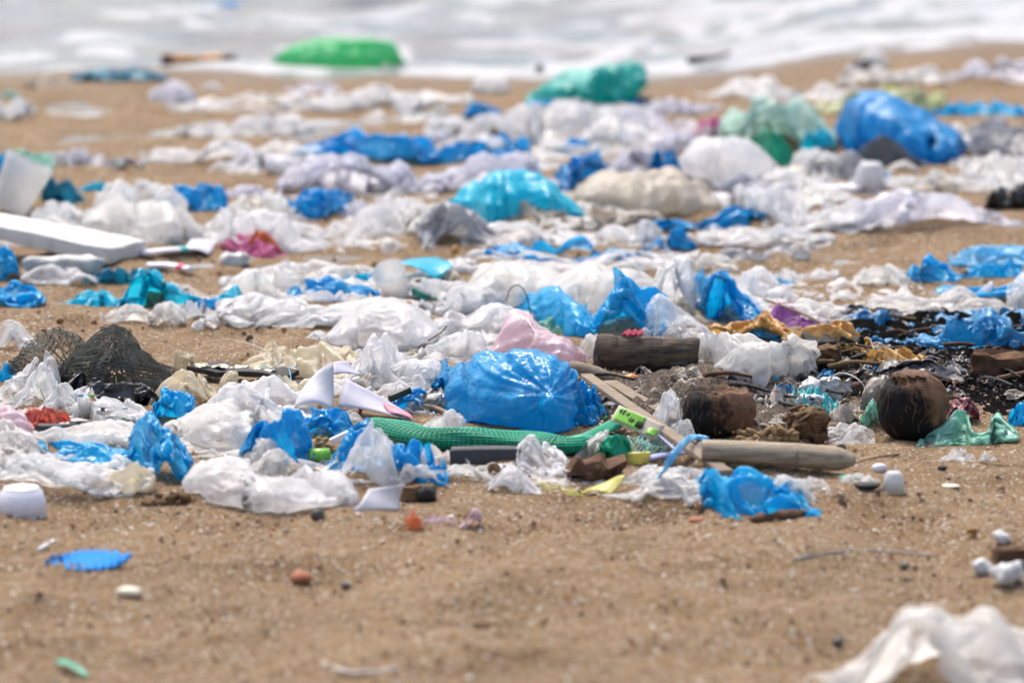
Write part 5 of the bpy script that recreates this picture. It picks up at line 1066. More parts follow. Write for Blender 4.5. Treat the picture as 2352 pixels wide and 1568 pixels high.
def mound(top, bot, D, a, shrink=1.0, r=.0014):
    keep = []; film_geo('P', top, bot, D=D, a=a, crease=1.5, post=lambda G, q: (keep.append(G), G)[1]); G = keep[0][::3, ::2].copy()
    G += .008*np.sin(G[..., [1, 2, 0]]*41)+.004*np.sin(G[..., [2, 0, 1]]*97); c = G.mean((0, 1)); return net_geo(c+(G-c)*shrink, r, np.random.RandomState(3), .05)
m1 = ('6,862 20,826 50,790 90,766 140,754 190,760 226,790 250,850', '6,872 120,900 250,880', .36, 0); m2 = ('118,890 150,836 190,790 226,764 258,750 300,768 344,802 380,830 406,864', '118,900 250,918 406,894', .34, 1)
nets = [mound(*m1), mound(*m2), mound(*m1, .93), mound(*m2, .94), mound(*m2, .86)]
v1 = nets[0]; v2 = join(*[(q[0], q[1].tolist()) for q in nets[1:]]); v2 = (v2[0], np.array(v2[1]))
V, F = join((v1[0], v1[1].tolist()), (v2[0], v2[1].tolist())); mk('fishing_net', V, F, M['net'], label='heap of dark green-black fishing net on the left', cat='fishing net')
v1 = net_from('S', '560,878 610,866 680,868 735,880', '560,892 650,894 735,892', .0018, D=.14, a=4); mk('fishing_net', v1[0], v1[1], M['net'], label='flat scrap of dark net by the painted board', cat='fishing net')
# green mesh tube
pp = [up(gv(862, 1000), .036), up(gv(960, 1030), .036), up(gv(1080, 1034), .034), up(gv(1200, 1036), .03), up(gv(1290, 1040), .022), up(gv(1340, 1030), .018), up(gv(1390, 1002), .022), up(gv(1436, 985), .03)]
nn = 84; pth = smooth_path(pp, nn); f = np.linspace(0, 1, nn)
rad = np.interp(f, [0, .1, .35, .6, .72, .85, 1], [.022, .034, .036, .033, .026, .013, .014])*(1+.05*np.sin(f*23)); mm_ = 22
tg = np.gradient(pth, axis=0); tg /= np.linalg.norm(tg, axis=1, keepdims=True); sd_ = np.cross(tg, [0, 0, 1.0]); sd_ /= np.linalg.norm(sd_, axis=1, keepdims=True); ud = np.cross(sd_, tg)
aa = np.arange(mm_+1)/mm_*6.28319
def rr_(a, i): return 1+.09*np.sin(a*3+i*.21)+.09*np.sin(a*2-i*.13)+.04*np.sin(a*5+i*.4)
G = np.stack([pth[i]+rad[i]*rr_(aa, i)[:, None]*(np.cos(aa)[:, None]*sd_[i]*1.45+np.sin(aa)[:, None]*ud[i]*(.72+.1*math.sin(i*.35))) for i in range(nn)])
gn = root('mesh_sleeve', pp[2]-Vector((0, 0, .034)), 'green mesh tube lying across the foreground below the shiny blue bag', 'mesh net')
V, F = net_geo(G, .0019, np.random.RandomState(4), 0, False); mk('mesh', V, F, M['greennet'], gn)
Gi = pth[:, None]+(G-pth[:, None])*.86; fi = grid_faces(G.shape[1], G.shape[0]); mk('inner_layer', Gi.reshape(-1, 3), fi, solid_mat('shaded_green_mesh', (.0, .17, .10), (.0, .11, .07), 60), gn)  # inner layers as one solid tube, shade behind the holes put into its green
def sheet_mesh(top, bot, D): 
    keep = []; film_geo('T', top, bot, D=D, hi=True, post=lambda G, q: (keep.append(G), G)[1]); return net_geo(keep[0], .0016, np.random.RandomState(4), 0, False)
V, F = sheet_mesh('1370,1034 1390,1004 1420,992 1446,1010 1450,1044', '1370,1052 1420,1066 1450,1060', .06); mk('mesh_tail', V, F, M['greennet'], gn)
# twine tangle behind the tag
rs = np.random.RandomState(9); geo = []
for k in range(16):
    q = [up(gv(rs.uniform(1440, 1535), rs.uniform(1012, 1064)), rs.uniform(.004, .03)) for _ in range(5)]; geo.append(tube(smooth_path(q, 18), .0014, 5))
V, F = join(*geo); mk('twine_tangle', V, F, solid_mat('teal_twine', (.04, .34, .32), (.3, .42, .38)), label='tangle of teal twine beside the green label card', cat='twine')

# ------------------------------------------------------------------ straps, ribbons, cords
strip([at(1628, 1008, gv(1560, 1080).y+.05), at(1590, 1004, gv(1560, 1080).y+.03), at(1560, 1030, gv(1540, 1100).y), at(1530, 1070, gv(1520, 1120).y), at(1508, 1106, gv(1508, 1138).y+.01), up(gv(1504, 1140), .002)], [.014, .019, .022, .021, .02, .018], M['blueline'], 'plastic_strap', 'bent light blue strap standing in the sand beside the plank', 'strap', roll=1.0, seed=2, thick=.003)
am = root('amber_ribbon', gv(1900, 800), 'crumpled amber plastic ribbon winding over the burnt ground', 'plastic ribbon')
for tp_, bt_, a_ in [('1598,760 1640,748 1700,744 1740,734 1764,728 1796,742 1824,772', '1598,776 1700,786 1824,792', 3), ('1800,776 1846,758 1900,748 1944,754 1984,782 2012,812', '1800,806 1900,818 2012,840', 6), ('1982,816 2030,806 2084,816 2134,838 2180,856', '1982,842 2080,868 2180,872', 9)]:
    V, F = film_geo('S', tp_, bt_, D=.14, crease=1.6, hi=True, lift=.012, a=a_); mk('ribbon_fold', V, F, M['amber'], am)
Yc = gv(1195, 745).y
def cord(name, label, cat, path, r, mat, n=40): V, F = tube(smooth_path(path, n), r, 6); return mk(name, V, F, mat, label=label, cat=cat)
cord('cable', 'thin black cable arching above the left glossy blue bag', 'cable', [at(1162, 692, Yc), at(1172, 664, Yc), at(1192, 655, Yc), at(1210, 680, Yc), at(1222, 738, Yc-.02)], .0022, M['blackline'])
Yc = gv(1960, 930).y
cord('fishing_line', 'white line arching over the styrofoam wedge', 'fishing line', [at(1900, 890, Yc+.1), at(1915, 862, Yc+.08), at(1945, 858, Yc+.04), at(1980, 880, Yc), at(2003, 930, Yc)], .0017, M['line'])
cord('fishing_line', 'thin white line looping over the sand above the cream sheet', 'fishing line', [up(gv(462, 800), .01), at(480, 784, gv(480, 806).y), at(530, 780, gv(520, 806).y), at(590, 796, gv(590, 810).y), at(625, 815, gv(630, 836).y), at(636, 840, gv(630, 860).y)], .0013, M['line'])
cord('rope', 'short twisted tan rope end left of the shiny blue bag', 'rope', [at(972, 932, gv(1000, 975).y), at(1000, 936, gv(1000, 975).y), at(1030, 950, gv(1030, 980).y), at(1052, 970, gv(1050, 985).y)], .006, M['rope'])
cord('wire', 'blue grey wire lying across the near sand at right', 'wire', gpath('1826,1288 1860,1280 1930,1270 2000,1268 2080,1274 2150,1280', .004), .0026, M['greyline'])
cord('plastic_straw', 'white straw on the blurred near sand, bottom centre', 'straw', gpath('742,1526 790,1544 840,1548 914,1540', .004), .0038, M['line'])
cord('plastic_straw', 'short lavender white stick above the blue ridged piece', 'straw', gpath('88,1266 104,1256 124,1244', .004), .0045, M['hard'], 8)
cord('strand', 'pale root strand on the sand behind the bamboo tip', 'root', gpath('1960,1066 2010,1052 2060,1044 2110,1036', .003), .0024, M['rope'])
cord('strand', 'pale strand on the sand at the right edge', 'root', gpath('2250,1062 2300,1070 2380,1074', .003), .002, M['rope'])
cord('strand', 'green strand sticking up from the clear bag at left', 'plastic strand', [at(92, 892, gv(110, 950).y), at(98, 906, gv(110, 950).y), at(106, 926, gv(110, 950).y)], .0012, M['greenline'], 8)
cord('strand', 'yellow green stalk in front of the black bag at left', 'plant stalk', [at(266, 864, gv(266, 920).y), at(267, 880, gv(266, 920).y-.01), at(264, 912, gv(266, 926).y)], .0013, M['yellowline'], 8)
cord('strand', 'light blue strand lying over the flattened cream bottle', 'plastic strand', [at(662, 842, gv(665, 880).y), at(667, 860, gv(668, 890).y-.02), at(672, 908, gv(672, 925).y)], .0016, M['blueline'], 10)
cord('strand', 'yellow bit of straw among the centre white films', 'plastic strand', [at(940, 800, gv(950, 850).y), at(952, 814, gv(955, 850).y)], .002, M['yellowline'], 6)
cord('twig', 'brown twig between the round see-through bag and the white peaks', 'twig', [at(1026, 748, gv(1010, 800).y), at(1012, 764, gv(1010, 800).y-.02), at(984, 782, gv(990, 806).y-.04)], .0028, M['driftwood'], 10)
cord('twig', 'dark twig lying on the sand in front of the torn clear film, left', 'twig', gpath('190,1136 240,1134 300,1136 350,1140', .006), .003, M['bark'])
cord('twig', 'brown twig poking out of the top of the net', 'twig', [at(290, 800, gv(270, 880).y+.2), at(284, 776, gv(270, 880).y+.2)], .003, M['bark'], 6)
V, F = join(*[tube(smooth_path([at(1428+k*4, 772, Yl), at(1434+k*5, 764-4*(k % 3), Yl-.01), at(1444+k*4, 770, Yl-.03)], 6), .0022, 5) for k in range(9)]); mk('cord_tuft', V, F, M['pinkcord'], label='frayed pink cord on top of the burnt log', cat='cord')
cord('strand', 'pinkish red strand across the white bag by the brown stick', 'plastic strand', [at(1766, 704, gv(1780, 740).y), at(1790, 696, gv(1780, 740).y), at(1826, 694, gv(1780, 740).y)], .0016, M['pinkcord'], 10)
cord('strand', 'green strand on the open sand in front of the pale blue bag', 'plastic strand', [up(gv(2260, 650), .0), at(2268, 625, gv(2260, 648).y)], .002, M['greenline'], 6)

# ------------------------------------------------------------------ packs, cards, boxes
def card(corners, mat, name, parent=None, label=None, cat=None, bend=.006, thick=.0016, nu=10, nv=8):
    c = [Vector(q) for q in corners]; V = []; F = []; nrm = (c[1]-c[0]).cross(c[3]-c[0]).normalized()
    for i in range(nu+1):
        for j in range(nv+1):
            u_, v_ = i/nu, j/nv; q = (c[0].lerp(c[1], u_)).lerp(c[3].lerp(c[2], u_), v_); V.append(q+nrm*bend*(math.sin(u_*3.1)+.5*math.sin(v_*4+u_*3)))
    for i in range(nu):
        for j in range(nv): F.append([i*(nv+1)+j, (i+1)*(nv+1)+j, (i+1)*(nv+1)+j+1, i*(nv+1)+j+1])
    o = mk(name, V, F, mat, parent, label=label, cat=cat); md = o.modifiers.new('thickness', 'SOLIDIFY'); md.thickness = thick; md.offset = 0; return o
Yp = gv(780, 945).y
bx = root('paper_box', gv(790, 945), 'torn white and lavender card box with a red end, centre left', 'cardboard box')
card([at(676, 938, Yp), at(766, 944, Yp-.02), at(766, 836, Yp+.05), at(700, 880, Yp+.08)], M['paper'], 'box_panel', bx, bend=.02)
card([at(766, 860, Yp+.06), at(826, 862, Yp+.10), at(800, 832, Yp+.14), at(766, 830, Yp+.10)], M['card'], 'box_flap', bx)
card([at(776, 934, Yp), at(948, 968, Yp-.05), at(930, 946, Yp+.03), at(792, 866, Yp+.06)], M['card'], 'box_panel', bx, bend=.012)
card([at(890, 950, Yp-.036), at(958, 968, Yp-.055), at(944, 954, Yp-.0), at(880, 922, Yp+.01)], solid_mat('rose_print', (.55, .12, .18), (.6, .3, .36), 9), 'red_print', bx, bend=.0075)
card([at(903, 604, gv(950, 655).y+.10), at(1000, 644, gv(1000, 660).y), at(1040, 612, gv(1030, 655).y+.04), at(1000, 588, gv(990, 650).y+.16)], M['cyan'], 'plastic_sheet', label='flat cyan panel tilted behind the clear cup', cat='plastic sheet', bend=.01)
g = gv(862, 1178); card([up(gv(806, 1176), .0), up(gv(918, 1172), .0), at(926, 1112, gv(918, 1172).y+.06), at(850, 1122, gv(840, 1176).y+.08)], M['paper'], 'paper_sheet', label='stiff white paper sheet standing at the foot of the torn blue bag', cat='paper', bend=.012)
V, F = slab(at(918, 905, Yp+.12), Vector((.032, .012, .012)), Vector((-.004, .011, 0)), Vector((-.003, 0, .010)), .6, 0); mk('bottle_cap_tube', V, F, M['darkgreen'], label='short dark green plastic tube above the card box', cat='plastic tube')
g = gv(828, 948); mk('plastic_scrap', *blob(up(g, .018), (.009, .006, .016), .3, 50, 2), solid_mat('bright_red_plastic', (.75, .03, .04)), label='small bright red scrap beside the torn blue bag', cat='plastic scrap')
card([up(gv(1330, 1136), .002), up(gv(1404, 1142), .004), at(1438, 1092, gv(1430, 1130).y), at(1392, 1104, gv(1390, 1132).y+.03)], M['yellow'], 'plastic_film', label='yellow printed film lying on the sand', cat='plastic film', bend=.008, thick=.0006)
# wipes pack
Yw = gv(255, 975).y
wp = root('wipes_packet', gv(255, 978), 'clear packet with small coloured prints, below the black bag at left', 'packet')
V, F = film_geo('B', '160,916 180,898 210,894 250,906 300,912 330,922 346,946', '160,960 250,976 346,970', D=.14, crease=.5); mk('packet_skin', V, F, M['clear2'], wp)
for i, (px, py, w_, h_, mt) in enumerate([(185, 908, 14, 6, 'blueline'), (212, 910, 10, 10, 'limegreen'), (216, 918, 10, 5, 'pinkcord'), (236, 940, 10, 10, 'bluewrap'), (258, 966, 8, 9, 'blueline'), (284, 966, 9, 15, 'greenhard'), (288, 938, 12, 4, 'blueline')]):
    q = at(px, py, Yw-.012-.001*i); m = mpp(Yw); V, F = slab(q, Vector((w_*m/2, 0, 0)), Vector((0, .0008, .0003)), Vector((0, -.002, h_*m/2)), .3, 0, 0, 0); mk('print_mark', V, F, M[mt], wp)
# striped red wrappers and black block
wr = root('food_wrapper', gv(110, 985), 'orange red wrapper with pale stripes beside the black block, left', 'wrapper')
V, F = film_geo('S', '44,960 60,936 100,930 140,934 160,950 166,972', '44,984 110,996 166,988', D=.1, crease=.6); mk('wrapper_skin', V, F, M['red'], wr)
for k in range(3):
    q = at(108+k*12, 958, gv(110, 990).y-.004); m = mpp(q.y); V, F = slab(q, Vector((2.4*m, 0, 0)), Vector((0, .001, 0)), Vector((0, .006, 9*m)), .3, 0, 0, 0); mk('pale_stripe', V, F, M['pinkclear'], wr)
V, F = film_geo('P', '-60,950 -20,926 20,926 56,950 80,976', '-60,990 20,1004 80,1010', D=.14, crease=2.0, a=2); mk('plastic_bottle', V, F, M['pinkclear'], label='flattened clear bottle with a rose label at the left edge', cat='bottle')
chunk(132, 1004, 90, 30, M['rubber'], 'foam_block', 'black foam block in front of the orange red wrapper', 'foam block', 31, .15, .3, .001)
chunk(186, 990, 50, 22, M['coal'], 'foam_block', 'smaller black block right of the black foam block', 'foam block', 32, .2, .3, .001)
# toothpaste tubes and paper, left middle
def packet(s_, h, mat, name, label, cat, w_=.05, band=None):
    q = gpath(s_, h); t = root(name, q[0]-Vector((0, 0, h)), label, cat); V, F = tube(smooth_path(q, 16), np.linspace(w_*.5, w_*.42, 16), 14, squash=(1, .45)); mk('tube_body', V, F, mat, t)
    if band: V, F = tube(smooth_path(q, 16)[11:14], w_*.47, 14, True, (1.02, .5)); mk('colour_band', V, F, band, t)
packet('330,592 380,586 440,582', .018, M['hard'], 'tube_packet', 'squeezed tube with a teal end on the sand left of the magenta wrapper', 'tube', .05, M['tealwrap'])
packet('340,622 390,622 440,630', .02, M['hard'], 'tube_packet', 'white red striped tube below the squeezed teal tube', 'tube', .05, M['pinkcord'])
g = gv(460, 590); card([up(gv(424, 584), .02), up(gv(480, 592), .01), up(gv(500, 566), .02), up(gv(440, 566), .03)], M['paper'], 'paper_sheet', label='small white paper sheet left of the magenta wrapper', cat='paper')
# green label card with black print and bars
Yg = gv(1470, 1050).y; A, B_, C_, D_ = at(1402, 966, Yg+.03), at(1504, 1010, Yg-.03), at(1528, 978, Yg-.0), at(1422, 930, Yg+.06)
lc = root('label_card', gv(1465, 1010), 'lime green printed label card with black bars, right of the shiny blue bag', 'label card')
card([A, B_, C_, D_], M['offwrap'], 'card_backing', lc, bend=.003)
nn_ = (B_-A).cross(D_-A).normalized(); nn_ = -nn_ if nn_.y > 0 else nn_
def onc(u0, v0, u1, v1, mat, nm, off):
    f = lambda u_, v_: (A.lerp(B_, u_)).lerp(D_.lerp(C_, u_), v_)+nn_*off
    card([f(u0, v0), f(u1, v0), f(u1, v1), f(u0, v1)], mat, nm, lc, bend=.0032, thick=.0004)
onc(.04, .08, .62, .92, M['limegreen'], 'green_print', .0045); onc(.76, .1, .96, .55, M['limegreen'], 'green_print', .0045)
for k in range(7): onc(.50+.018*k*1.3, .2, .50+.018*k*1.3+.012, .6, M['ink'], 'black_bar', .0058)
for k, (u0, v0, u1, v1) in enumerate([(.08, .6, .13, .8), (.15, .58, .2, .84), (.23, .62, .3, .74), (.34, .3, .37, .62), (.39, .32, .42, .6), (.30, .44, .46, .48)]): onc(u0, v0, u1, v1, M['ink'], 'print_stroke', .0058)
Yg2 = gv(1360, 968).y; card([at(1328, 920, Yg2+.06), at(1376, 966, Yg2), at(1398, 962, Yg2+.02), at(1366, 926, Yg2+.06)], solid_mat('leaf_green_card', (.12, .36, .07)), 'card_scrap', label='narrow green card scrap under the neck of the shiny blue bag', cat='card scrap')
chunk(1466, 1064, 52, 26, M['yellow'], 'tag', 'pale yellow tag at the foot of the teal twine', 'tag', 33, -.2, .3, .001)
packet('1486,1064 1530,1056 1600,1044', .014, M['purplecard'], 'tube_packet', 'purple blue tube under the plank', 'tube', .036)
g = gv(1586, 1010); a = up(gv(1500, 1004), .02); b = up(gv(1560, 1052), .012); d = b-a; s = Vector((0, 0, 1)).cross(d).normalized()
V, F = slab((a+b)/2, d*.3, s*.005, Vector((0, 0, .003)), .3); mk('plastic_rod', V, F, M['purplecard'], label='lavender plastic rail beside the plank', cat='plastic rail')
# printed wrapper with teal band, right
Yv = gv(1860, 972).y
pw = root('food_wrapper', gv(1850, 972), 'off-white wrapper with a teal band between the two coconuts', 'wrapper')
def wpart(top, bot, mat, nm, **k): V, F = film_geo('F', top, bot, D=.10, crease=.45, hi=True, **k); mk(nm, V, F, M[mat], pw)
wpart('1732,920 1742,886 1766,880 1800,888 1832,890', '1732,948 1780,952 1832,940', 'offwrap', 'wrapper_end', a=1)
wpart('1822,896 1850,886 1886,900 1924,930', '1822,940 1860,952 1924,956', 'tealwrap', 'teal_band', a=2)
wpart('1905,924 1930,928 1960,936 1976,950', '1905,964 1940,972 1976,966', 'offwrap', 'wrapper_tip', a=3)
m = mpp(Yv)
for k, s_ in enumerate(['1756,908 1772,898 1790,900', '1752,916 1764,924 1778,924', '1936,948 1948,946 1956,944', '1896,962 1902,956 1906,960']):
    V, F = tube(smooth_path([at(a_, b_, Yv-.02) for a_, b_ in pts(s_)], 8), .0012, 5); mk('print_stroke', V, F, M['bluewrap'], pw)

# ------------------------------------------------------------------ sponges, roots
def coral(px, py, w_, h_, label, mat, seed, n=22):
    g = gv(px, py); m = mpp(g.y); rs = np.random.RandomState(seed); geo = []
    for k in range(n):
        x = rs.uniform(-.5, .5)*w_*m; y = rs.uniform(0, .5)*w_*m*.6; hh = h_*m*rs.uniform(.35, 1)*(1-abs(x)/(w_*m)*1.2)
        p0 = Vector((g.x+x, g.y+y, g.z-.004)); p1 = p0+Vector((rs.uniform(-.012, .012), rs.uniform(-.01, .01), hh*.6)); p2 = p0+Vector((rs.uniform(-.024, .024), rs.uniform(-.01, .01), hh))
        geo.append(tube(smooth_path([p0, p1, p2], 7), [.011, .008, .0065, .006, .0065, .008, .006], 8))
        geo.append(blob(p0+Vector((rs.uniform(-.02, .02), 0, .008)), (.012, .012, .009), .3, seed*50+k, 2))
    V, F = join(*geo); mk('sponge', V, F, mat, label=label, cat='sponge')
coral(1765, 1014, 120, 58, 'knobbly tan sponge in front of the burnt coconut', M['coral'], 1, 26)
coral(1716, 1072, 88, 44, 'knobbly tan sponge leaning on the bamboo pole', M['coral'], 2, 18)
coral(388, 1160, 90, 46, 'brown root clump under the front left blue bag', M['coraldark'], 3, 22)
coral(738, 1040, 60, 44, 'brown sponge inside the torn blue bag', M['coral'], 4, 12)
g = gv(735, 1062); m = mpp(g.y); V, F = tube([up(g, .02)+Vector((-22*m, .0, 0)), up(g, .02), up(g, .02)+Vector((22*m, .005, 0))], .019, 20); mk('drink_can', V, F, M['limegreen'], label='lime green can inside the torn blue bag', cat='can')
g = gv(780, 1030); V, F = slab(up(g, .03), Vector((.026, 0, .012)), Vector((0, .012, 0)), Vector((-.003, 0, .009)), .4); mk('plastic_scrap', V, F, M['hard'], label='pale white piece inside the torn blue bag', cat='plastic scrap')

# ------------------------------------------------------------------ ridged blue piece and other single things on the near sand
g = gv(200, 1308); m = mpp(g.y); nu, nv = 60, 14; V = []; F = []
for i in range(nu+1):
    f = i/nu; hw = 40*m/.18*.28*(math.sin(min(1, f*1.02)*math.pi)**.75)*(1 if f > .26 else max(.3, f/.26)) if 0 < f < 1 else .001
    for j in range(nv+1):
        q = j/nv*2-1; x = (-95+186*f)*m; y = q*hw; z = .012+.004*math.sin((x*.8+y*.35)/m/2.6)+.02*q*.5
        V.append((g.x+x+q*.01, g.y+.055+y, g.z+z))
for i in range(nu):
    for j in range(nv):
        if i < 12 and j in (6, 7): continue
        F.append([i*(nv+1)+j, (i+1)*(nv+1)+j, (i+1)*(nv+1)+j+1, i*(nv+1)+j+1])
o = mk('ridged_plastic', V, F, M['corrug'], label='blue ridged plastic piece with a forked end on the near sand', cat='plastic piece'); md = o.modifiers.new('thickness', 'SOLIDIFY'); md.thickness = .003
g = gv(165, 1552); card([up(gv(126, 1532), .010), up(gv(196, 1558), .003), up(gv(203, 1554), .005), up(gv(150, 1528), .016)], M['greenhard'], 'plastic_scrap', label='green sliver of plastic at the bottom left', cat='plastic scrap')
def lump(px, py, w_, h_, mat, name, label, cat, seed, group=None, noise=.2, sub=2):
    g = gv(px, py); m = mpp(g.y); return mk(name, *blob(up(g, h_*m*.38), (w_*m/2, w_*m*.42, h_*m/2), noise, seed, sub), mat, label=label, cat=cat, group=group)
lump(295, 1368, 66, 26, M['shellw'], 'seashell', 'cream shell below the blue ridged piece', 'shell', 60)
lump(694, 1338, 54, 32, M['brick'], 'brick_fragment', 'red brown brick fragment on the near sand', 'brick', 61, noise=.3)
lump(793, 1350, 26, 18, M['stone'], 'stone', 'small black stone right of the brick fragment', 'stone', 62)
lump(1600, 1198, 40, 12, M['brick'], 'brick_fragment', 'thin red chip left of the near blue bag', 'brick', 63)
lump(730, 1194, 34, 30, M['stone'], 'stone', 'dark stone at the toe of the front white bag', 'stone', 64)
lump(1924, 1480, 28, 22, M['stone'], 'stone', 'dark stone left of the blurred white corner bag', 'stone', 65)
lump(1105, 1442, 50, 16, M['bark'], 'bark_piece', 'dark curled chip on the near sand, centre', 'driftwood', 66)
lump(1990, 1118, 60, 14, M['coal'], 'charcoal_lump', 'flat charcoal piece below the bamboo tip', 'charcoal', 67)
lump(2164, 1080, 24, 14, M['coal'], 'charcoal_lump', 'small charcoal piece below the coconut', 'charcoal', 68)
lump(2186, 1118, 46, 8, M['shellw'], 'seashell', 'thin pale shell on the sand right of the tiny pot', 'shell', 69)
lump(1830, 412, 60, 34, M['shellw'], 'stone', 'tan stone below the emerald film', 'stone', 70)
lump(1955, 1098, 60, 8, M['greenhard'], 'plastic_scrap', 'green shred in the sand below the bamboo tip', 'plastic scrap', 71)
lump(2020, 1084, 34, 26, M['hard'], 'seashell', 'bluish white whelk shell on the sand under the coconut', 'shell', 72)
lump(1120, 1046, 64, 18, M['shellw'], 'seashell', 'pale clam shell above the dark grey foam slab', 'shell', 73)
lump(520, 712, 20, 16, M['amber'], 'plastic_scrap', 'amber chip beside the azure tatters', 'plastic scrap', 74)
lump(938, 704, 16, 16, M['amber'], 'plastic_scrap', 'amber chip by the smooth white foam piece', 'plastic scrap', 75)
lump(1045, 582, 18, 22, M['amber'], 'plastic_scrap', 'orange brown chip above the cyan panel', 'plastic scrap', 76)
lump(2040, 412, 16, 20, M['azure'], 'plastic_scrap', 'blue cap right of the frosted tumbler', 'bottle cap', 77)
lump(2196, 442, 14, 18, M['stone'], 'stone', 'dark pebble on the lavender cloth', 'stone', 78)
lump(1450, 880, 40, 26, M['orangeshell'], 'seashell', 'orange shell in the grey litter behind the plank', 'shell', 79)

# ------------------------------------------------------------------ snail shells
def snail_geo():
    V = []; F = []; n = 34; m = 10
    for i in range(n):
        f = i/(n-1); a = f*5.2*math.pi; R = .30*math.exp(1.15*(f-1)*2.1)*1.9; tr = .92*R*.62
        c = (R*.62*math.cos(a), R*.62*math.sin(a), .62-(1-math.exp(-(1-f)*0))*0-.95*f**1.2+.25)
        for j in range(m):
            b = j/m*6.28319; rr = c[0]/max(1e-6, math.hypot(c[0], c[1])), c[1]/max(1e-6, math.hypot(c[0], c[1]))
            V.append((c[0]+tr*math.cos(b)*rr[0], c[1]+tr*math.cos(b)*rr[1], c[2]+tr*math.sin(b)*1.05))
    for i in range(n-1):
        for j in range(m): F.append([i*m+j, i*m+(j+1) % m, (i+1)*m+(j+1) % m, (i+1)*m+j])
    V = np.array(V); k = np.abs(V).max(); return V/k, F
def shell_mat(name, stops, rough=.3):
    t = MT(name); oi = t.new('ShaderNodeObjectInfo'); c = t.ramp(oi.outputs['Random'], stops)
    mp = t.new('ShaderNodeMapping'); mp.inputs['Scale'].default_value = (1, 1, 6); t.ln(t.coord(), mp.inputs[0])
    c2 = t.mix(t.ramp(t.noise(2.4, 4, .6, mp.outputs[0]), [(.35, 0.0), (.7, .7)]), c, (.12, .07, .035))
    t.set(Base_Color=c2, Roughness=rough, Specular_IOR_Level=.5); return t.m
M['snail'] = shell_mat('snail_shell', [(0, (.30, .15, .06)), (.3, (.22, .13, .08)), (.55, (.42, .20, .05)), (.8, (.16, .11, .08)), (1, (.34, .24, .15))])
M['snaildark'] = shell_mat('dark_snail_shell', [(0, (.035, .033, .03)), (1, (.06, .05, .03))])
sV, sF = snail_geo()
sme = bpy.data.meshes.new('snail_shell'); sme.from_pydata(sV.tolist(), [], sF); sme.shade_smooth(); sme.materials.append(M['snail'])
smd = sme.copy(); smd.materials[0] = M['snaildark']
_n = [0]
def snail(px, py, r, dark=False, label=None, group=None):
    _n[0] += 1; rs = random.Random(_n[0]); g = gv(px, py); s = r*mpp(g.y)
    o = bpy.data.objects.new('snail_shell', smd if dark else sme); COL.objects.link(o)
    o.location = up(g, s*.62); o.scale = (s*1.15, s*1.15, s*1.05); o.rotation_euler = (rs.uniform(.9, 2.2), rs.uniform(-.5, .5), rs.uniform(0, 6.28))
    return tag(o, label, 'snail shell', group)
for px, py, r, dk, lab in [(2080, 1318, 23, True, 'dark olive snail shell on the near sand under the wire'), (2235, 1232, 19, False, 'brown snail shell alone on the near sand at right'),
    (1928, 1152, 20, False, 'larger brown shell right of the near blue bag'), (1938, 1160, 11, False, 'little shell touching the larger brown shell'), (1610, 1176, 20, False, 'orange brown shell at the left end of the near blue bag'),
    (2110, 1142, 12, False, 'barrel shaped brown shell right of the tiny pot'), (2016, 1136, 12, False, 'small brown shell left of the tiny pot'), (2300, 1132, 15, False, 'flat orange brown shell half sunk in sand at right'),
    (574, 784, 14, True, 'round black shell on the sand left of the cream sheet'), (1132, 1090, 24, False, 'broken brown shell below the dark grey foam slab'), (1886, 1084, 15, False, 'shell under the bamboo tip'),
    (1312, 1030, 18, False, 'brown shell on the green mesh tube'), (1440, 1056, 12, False, 'brown shell behind the yellow tag'), (1940, 938, 20, True, 'dark shell with orange mouth on the printed wrapper'),
    (1780, 906, 15, True, 'dark striped shell above the printed wrapper'), (2104, 790, 20, True, 'dark shell on the sooty blue sheets'), (2136, 796, 15, False, 'brown shell right of the dark shell on the sooty sheets'),
    (2240, 790, 20, False, 'tan shell on the sooty sheet at right'), (1930, 1040, 18, True, 'dark shell behind the bamboo tip'), (1376, 882, 15, False, 'amber shell beside the branch stub'), (2216, 636, 14, False, 'brown shell in the curled film')]:
    snail(px, py, r, dk, lab)
for px, py, r in [(140, 744, 14), (236, 760, 11), (216, 748, 12), (622, 756, 10), (592, 758, 10), (654, 764, 11), (100, 768, 12), (460, 600, 9), (505, 632, 9), (766, 600, 9), (858, 612, 11), (300, 764, 9), (330, 758, 9), (90, 722, 9), (490, 606, 8), (560, 770, 9), (190, 764, 8)]:
    snail(px, py, r, False, near_label('brown snail shell', px, py-10), 'snail shells on the left sand strip')
for px, py, r, lab in [(1238, 592, 10, 'second from the left'), (1290, 596, 9, 'third from the left'), (1330, 590, 11, 'third from the right'), (1362, 584, 13, 'largest of them, at the right'), (1380, 556, 9, 'at the far edge'), (1180, 600, 8, 'leftmost of them')]:
    snail(px, py, r, False, 'snail shell on the long flat blue bag, '+lab, 'snail shells on the flat blue bag')
for px, py, r in [(660, 1224, 8), (545, 1206, 8), (165, 1212, 10), (1450, 1474, 10), (1530, 1398, 9), (1660, 1340, 13), (400, 1250, 8), (90, 1370, 14), (1405, 1286, 9), (1780, 1245, 8)]:
    snail(px, py, r, False, near_label('small near shell', px, py-10), 'small shells on the near sand')

